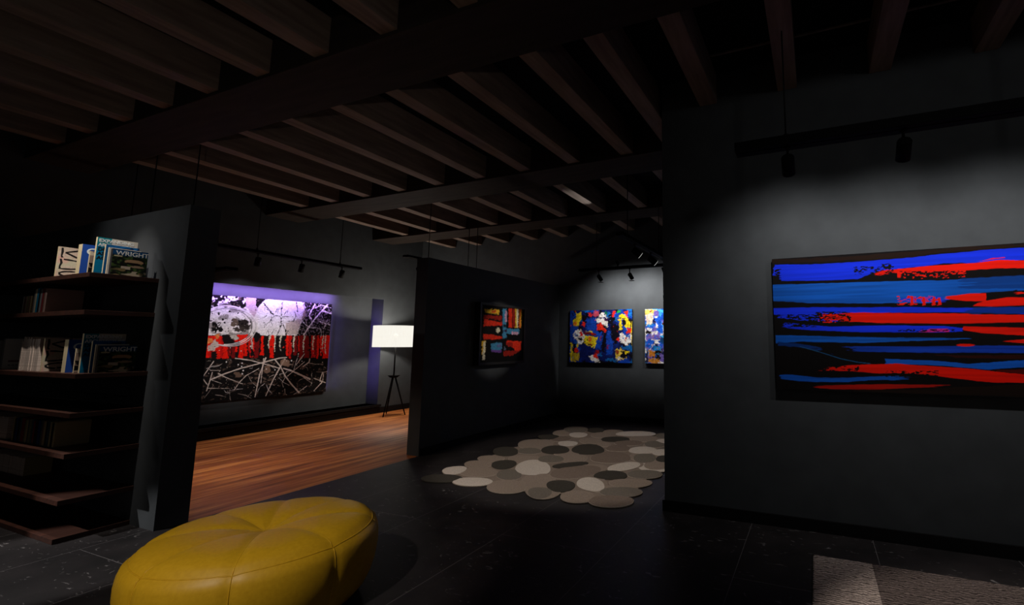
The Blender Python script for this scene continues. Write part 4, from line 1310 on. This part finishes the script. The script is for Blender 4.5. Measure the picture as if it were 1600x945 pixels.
def cover_of(r):
    return next(c for c in r.children if c.name.split('.')[0] == 'cover')


def art_on(r, t, w, h, fn, n=70):
    """a printed picture on the +X cover"""
    yy, zz = np.meshgrid(np.linspace(0, 1, n), np.linspace(0, 1, n))
    C = fn(yy, zz)
    me = bpy.data.meshes.new('cover_picture')
    P = np.stack([np.full_like(yy, t + 0.0004), yy * w, zz * h], -1).reshape(-1, 3)
    i = np.arange(n * n).reshape(n, n)
    q = np.stack([i[:-1, :-1], i[:-1, 1:], i[1:, 1:], i[1:, :-1]], -1).reshape(-1, 4)
    me.from_pydata(P.tolist(), [], q.tolist())
    ca = me.color_attributes.new('paint', 'FLOAT_COLOR', 'POINT')
    ca.data.foreach_set('color', np.concatenate([C.reshape(-1, 3), np.ones((n * n, 1))], 1).astype(np.float32).ravel())
    me.materials.append(m_paint)
    o = bpy.data.objects.new('cover_picture', me)
    COL.objects.link(o)
    o.parent = cover_of(r)
    return o


def lay(C, a, col):
    a = np.clip(a, 0, 1)[..., None]
    return C * (1 - a) + np.array(col) * a


def pic_house(y, z):
    n = y.shape[0]
    C = np.zeros(y.shape + (3,)) + np.array(lin(34, 48, 30))
    C = lay(C, sstep(0.45, 0.7, vnoise(n, n, 12, 12, 5)), lin(72, 96, 48))
    C = lay(C, sstep(0.5, 0.75, vnoise(n, n, 14, 10, 6)), lin(22, 26, 22))
    C = lay(C, sstep(0.76, 0.86, z + 0.06 * vnoise(n, n, 6, 10, 7)), lin(24, 78, 130))
    C = lay(C, sstep(0.93, 1.0, z), lin(20, 54, 96))
    C = lay(C, (np.hypot((y - 0.62) / 0.27, (z - 0.56) / 0.09) < 1) * 1.0, lin(176, 140, 106))
    C = lay(C, (np.hypot((y - 0.58) / 0.24, (z - 0.49) / 0.045) < 1) * 1.0, lin(24, 20, 18))
    C = lay(C, (np.hypot((y - 0.72) / 0.2, (z - 0.38) / 0.045) < 1) * 1.0, lin(164, 140, 116))
    C = lay(C, ((np.abs(y - 0.4) < 0.13) & (np.abs(z - 0.31) < 0.055)) * 1.0, lin(206, 190, 172))
    C = lay(C, (np.hypot((y - 0.16) / 0.12, (z - 0.74) / 0.03) < 1) * 1.0, lin(206, 196, 160))
    C = lay(C, sstep(0.55, 0.7, vnoise(n, n, 9, 6, 8)) * (z < 0.28), lin(140, 122, 84))
    C = lay(C, sstep(0.62, 0.72, vnoise(n, n, 16, 6, 18)) * (z < 0.2), lin(196, 184, 160))
    C = lay(C, sstep(0.78, 0.86, y) * (z < 0.36) * 0.8, lin(18, 22, 24))
    return C


def pic_marble(y, z):
    n = y.shape[0]
    C = np.zeros(y.shape + (3,)) + np.array(lin(196, 176, 160))
    v = vnoise(n, n, 5, 4, 15)
    C = lay(C, np.abs(np.sin(v * 22)) ** 6 * 0.5, lin(160, 128, 110))
    C = lay(C, sstep(0.5, 0.8, vnoise(n, n, 4, 4, 16)) * 0.6, lin(178, 178, 150))
    C = lay(C, sstep(0.6, 0.8, vnoise(n, n, 5, 5, 17)) * 0.6, lin(206, 150, 140))
    return C


def pic_expand(y, z):
    n = y.shape[0]
    C = np.zeros(y.shape + (3,)) + np.array(lin(0, 122, 166))
    C = lay(C, (z > 0.82) * 1.0, lin(20, 136, 150))
    C = lay(C, ((z > 0.82) & (y > 0.34)) * 1.0, lin(206, 198, 186))
    C = lay(C, (z < 0.08) * 1.0, lin(10, 104, 140))
    return C


def pic_street(y, z):
    n = y.shape[0]
    C = np.zeros(y.shape + (3,)) + np.array(lin(150, 128, 116))
    C = lay(C, sstep(0.5, 0.6, vnoise(n, n, 8, 3, 25)), lin(206, 190, 170))
    C = lay(C, sstep(0.55, 0.6, vnoise(n, n, 5, 5, 26)) * (z < 0.5), lin(16, 14, 14))
    C = lay(C, (z < 0.3) * (z > 0.1) * 1.0, lin(16, 14, 16))
    return C


def pic_blue(y, z):
    n = y.shape[0]
    C = np.zeros(y.shape + (3,)) + np.array(lin(20, 88, 150))
    C = lay(C, sstep(0.55, 0.65, vnoise(n, n, 9, 9, 35)) * (y > 0.4), lin(12, 44, 88))
    return C


def stroke_mesh(name, strokes, m, parent, t, w, h, r=0.004):
    bm = bmesh.new()
    for pts in strokes:
        P = [Vector((0, y * w, z * h)) for y, z in pts]
        Q = []
        for k, p in enumerate(P):
            d_ = (P[min(k + 1, len(P) - 1)] - P[max(k - 1, 0)]).normalized()
            nrm = Vector((0, -d_.z, d_.y))
            rr = r * (0.75 + 0.5 * abs(math.sin(k * 1.3 + 0.6)))
            Q.append((p + nrm * rr, p - nrm * rr))
        vs = [(bm.verts.new((t + 0.0008, a.y, a.z)), bm.verts.new((t + 0.0008, b.y, b.z))) for a, b in Q]
        for (a, b), (c, d2) in zip(vs, vs[1:]):
            bm.faces.new((a, b, d2, c))
    return link(name, bm, m, cover_of(parent))


def arc(cy, cz, ry, rz, a0, a1, n=14):
    return [(cy + ry * math.cos(math.radians(a0 + (a1 - a0) * k / n)), cz + rz * math.sin(math.radians(a0 + (a1 - a0) * k / n))) for k in range(n + 1)]


G1, G3 = 'art books on the topmost shelf', 'art books on the third shelf'
Z1 = SH[1]
first = []
r = book('book', -5.555, 1.64, Z1, 0.225, 0.255, 0.018, P_PINK, 'pale marbled book with black brush letters, left end of the topmost shelf', P_CREAM, G1)
art_on(r, 0.018, 0.225, 0.255, pic_marble)
stroke_mesh('brush_lettering', [[(0.08, 0.97), (0.09, 0.85), (0.08, 0.72), (0.1, 0.66)], [(0.62, 0.98), (0.4, 0.9), (0.16, 0.83)], [(0.16, 0.83), (0.4, 0.72), (0.66, 0.62)], [(0.07, 0.62), (0.1, 0.5), (0.07, 0.38), (0.08, 0.3)],
            arc(0.12, 0.46, 0.6, 0.15, 88, -92), arc(0.42, 0.16, 0.34, 0.085, 60, 250), arc(0.42, 0.03, 0.4, 0.07, 100, -90)], P_INK, r, 0.018, 0.225, 0.255, 0.0055)
first.append((r, 'pale marbled book with black brush letters on the third shelf, right of the magazines'))
r = book('book', -5.232, 1.66, Z1, 0.2, 0.2, 0.008, P_WHITE, 'thin white book pressed against the thick blue book on the topmost shelf', None, G1)
first.append((r, 'thin white book pressed against the thick blue book on the third shelf'))
r = book('book', -5.17, 1.64, Z1, 0.23, 0.243, 0.058, P_BLUE, 'thick blue book with cream spine and a white letter G, topmost shelf', P_CREAM, G1)
text_mesh('lettering', 'G', 0.075, P_CHALK, r, cover_m(0.058, 0.022, 0.165), 0.0008, 1.25)
first.append((r, 'thick blue book with cream spine and a white letter G, third shelf'))
r = book('book', -5.035, 1.64, Z1, 0.16, 0.178, 0.013, P_WHITE, 'small pale picture book right of the thick blue book, topmost shelf', P_CREAM, G1)
art_on(r, 0.013, 0.16, 0.178, pic_street)
first.append((r, 'small pale picture book right of the thick blue book, third shelf'))
r = book('book', -5.0, 1.657, Z1, 0.222, 0.287, 0.021, P_TEAL, 'tallest book, teal with stacked white and black title words, topmost shelf', P_CREAM, G1)
art_on(r, 0.021, 0.222, 0.287, pic_expand)
for s_, zz, mm in (('EXPANDING', 0.253, P_CHALK), ('ARCHITECTURE', 0.22, P_CHALK), ('DESIGN', 0.187, P_INK), ('AS', 0.154, P_INK), ('ACTIVISM', 0.121, P_INK)):
    text_mesh('lettering', s_, 0.034, mm, r, cover_m(0.021, 0.007, zz), 0.0012, 0.86 if len(s_) > 9 else 1.0)
first.append((r, 'tallest book, teal with stacked white and black title words, third shelf'))
r = book('book', -4.938, 1.684, Z1, 0.183, 0.232, 0.014, P_NAVY, 'dark blue patterned book behind the landscape photo book, topmost shelf', P_CREAM, G1)
art_on(r, 0.014, 0.183, 0.232, pic_blue)
first.append((r, 'dark blue patterned book behind the landscape photo book, third shelf'))
r = book('book', -4.921, 1.697, Z1, 0.176, 0.208, 0.012, P_WHITE, 'thin cream book directly behind the landscape photo book, topmost shelf', P_CREAM, G1)
first.append((r, 'thin cream book directly behind the landscape photo book, third shelf'))
r = book('book', -4.888, 1.706, Z1, 0.197, 0.2, 0.029, P_BLACK, 'landscape photo book reading WRIGHT at the right end of the topmost shelf', None, G1)
art_on(r, 0.029, 0.197, 0.2, pic_house)
text_mesh('lettering', 'WRIGHT', 0.046, P_CHALK, r, cover_m(0.029, 0.018, 0.156), 0.0008, 1.0)
first.append((r, 'landscape photo book reading WRIGHT at the right end of the third shelf'))
for r, lb in first:
    c = copy_tree(r)
    c.location.z = SH[3]
    c['label'] = lb
    c['group'] = G3

# third shelf: magazines and a big white book
rg = random.Random(5)
x = -5.965
mags = []
for k in range(14):
    t = rg.uniform(0.017, 0.026)
    x += t + 0.002
    h = rg.choice([0.25, 0.262, 0.268])
    if k == 0:
        h = 0.235
    book('magazine', x, 1.642 + rg.uniform(-0.003, 0.003), SH[3], 0.2, h, t, P_MAG, 'thin pale magazine in the upright row on the third shelf', None, 'magazines on the third shelf', 'magazine')
r = book('book', -6.355, 1.66, SH[3], 0.2, 0.255, 0.03, P_WHITE, 'large white book facing out at the left end of the third shelf', P_GREY, G3)
bm = bmesh.new()
bx(bm, 0.0302, 0.0306, 0.03, 0.17, 0.06, 0.072)
link('cover_stripe', bm, P_RED, cover_of(r))
bm = bmesh.new()
for k in range(7):
    bx(bm, 0.0302, 0.0306, 0.03 + 0.02 * k, 0.044 + 0.02 * k, 0.03, 0.036)
link('cover_lines', bm, P_SLATE, cover_of(r))
for k, cc in enumerate([P_GREY, P_WHITE, P_TAN]):
    book('book', -6.40 - 0.05 * k, 1.65, SH[3], 0.2, 0.24, 0.04, cc, ['grey', 'white', 'tan'][k] + ' book at the cut-off left end of the third shelf', None, G3)


def row(specs, x, y, z, w, group, where):
    for t, h, cc, cn in specs:
        x += t + 0.0015
        book('book', x, y + rg.uniform(-0.002, 0.002), z, w, h, t, cc, cn + ' ' + where, None, group)
    return x


# second shelf, in shadow
row([(0.02, 0.15, P_WHITE, 'white narrow short book'), (0.03, 0.148, P_BROWN, 'brown short book beside the white one'), (0.028, 0.15, P_PINK, 'rose short book'), (0.03, 0.152, P_OLIVE, 'olive short book'), (0.03, 0.15, P_BROWN, 'brown short book against the tall ones'), (0.02, 0.15, P_TAN, 'tan short book')],
    -6.14, 1.66, SH[2], 0.17, 'books on the second shelf', 'in the dim row on the second shelf')
row([(0.03, 0.2, P_GREY, 'grey tall book'), (0.025, 0.205, P_CREAM, 'cream tall book'), (0.03, 0.21, P_TEAL, 'teal tall book'), (0.025, 0.205, P_BLACK, 'black tall book'), (0.03, 0.2, P_GREY, 'second grey tall book'), (0.03, 0.205, P_RED, 'dark red tall book'), (0.025, 0.205, P_BROWN, 'brown tall book'), (0.03, 0.2, P_PINK, 'big rose book with its cover showing')],
    -5.945, 1.66, SH[2], 0.2, 'books on the second shelf', 'in the dim row on the second shelf')
# fifth shelf: magazines and many dark books
x = -6.62
for k in range(26):
    t = rg.uniform(0.016, 0.024)
    x += t + 0.002
    if x > -6.06:
        break
    book('magazine', x, 1.66, SH[5], 0.16, rg.choice([0.165, 0.17]), t, P_MAG, 'thin pale magazine in the row at the left of the fifth shelf', None, 'magazines on the fifth shelf', 'magazine')
cols = [(P_TAN, 'tan'), (P_BLACK, 'black'), (P_NAVY, 'navy'), (P_BLACK, 'black'), (P_SLATE, 'slate'), (P_RED, 'red'), (P_RED, 'red'), (P_OLIVE, 'olive'), (P_TAN, 'tan'), (P_SLATE, 'slate'), (P_OLIVE, 'olive'), (P_SLATE, 'slate'), (P_RED, 'red'), (P_BLACK, 'black'), (P_BLACK, 'black'), (P_NAVY, 'navy'), (P_SLATE, 'slate'), (P_BROWN, 'brown'), (P_TAN, 'tan'), (P_BLACK, 'black'), (P_SLATE, 'slate'), (P_TAN, 'tan'), (P_BLACK, 'black'), (P_TAN, 'tan')]
x = -5.96
ordn = ['first', 'second', 'third', 'fourth', 'fifth', 'sixth', 'seventh', 'eighth']
cnt = {}
for cc, cn in cols:
    t = rg.uniform(0.02, 0.036)
    x += t + 0.0012
    cnt[cn] = cnt.get(cn, 0) + 1
    lb = '%s %s book from the left in the dark row on the fifth shelf' % (ordn[cnt[cn] - 1], cn)
    if cc is cols[-1][0] and x > -5.29:
        lb = lb
    book('book', x, 1.66 + rg.uniform(-0.002, 0.002), SH[5], 0.18, rg.choice([0.17, 0.178, 0.182]), t, cc, lb, None, 'dark books on the fifth shelf')
# sixth shelf: pale magazines
x = -6.75
while x < -6.05:
    t = rg.uniform(0.012, 0.02)
    x += t + 0.0015
    book('magazine', x, 1.765 + rg.uniform(-0.002, 0.002), SH[6], 0.15, rg.choice([0.135, 0.14]), t, P_MAG, 'thin pale magazine in the row on the lowest floating shelf', None, 'magazines on the lowest floating shelf', 'magazine')
book('magazine', x + 0.016, 1.765, SH[6], 0.15, 0.142, 0.014, P_TAN, 'tan covered magazine ending the row on the lowest floating shelf', P_MAG, 'magazines on the lowest floating shelf', 'magazine')

# wire tray
tray = thing('wire_tray', 'black wire tray on the otherwise empty walnut shelf', 'tray', (-5.5, 1.77, SH[4]))
bm = bmesh.new()
hx, hy, hz = 0.55, 0.14, 0.085
for z, s_ in ((0.004, 0.94), (hz, 1.0)):
    q = [(-hx * s_, -hy * s_, z), (hx * s_, -hy * s_, z), (hx * s_, hy * s_, z), (-hx * s_, hy * s_, z)]
    for a, b in zip(q, q[1:] + q[:1]):
        tube(bm, [a, b], 0.003, 6)
link('rims', bm, m_blackwire, tray)
bm = bmesh.new()
for k in range(24):
    x = -hx + 2 * hx * k / 23
    tube(bm, [(x, -hy, hz), (x * 0.94, -hy * 0.94, 0.003), (x * 0.94, hy * 0.94, 0.003), (x, hy, hz)], 0.0016, 5)
link('wires', bm, m_blackwire, tray)
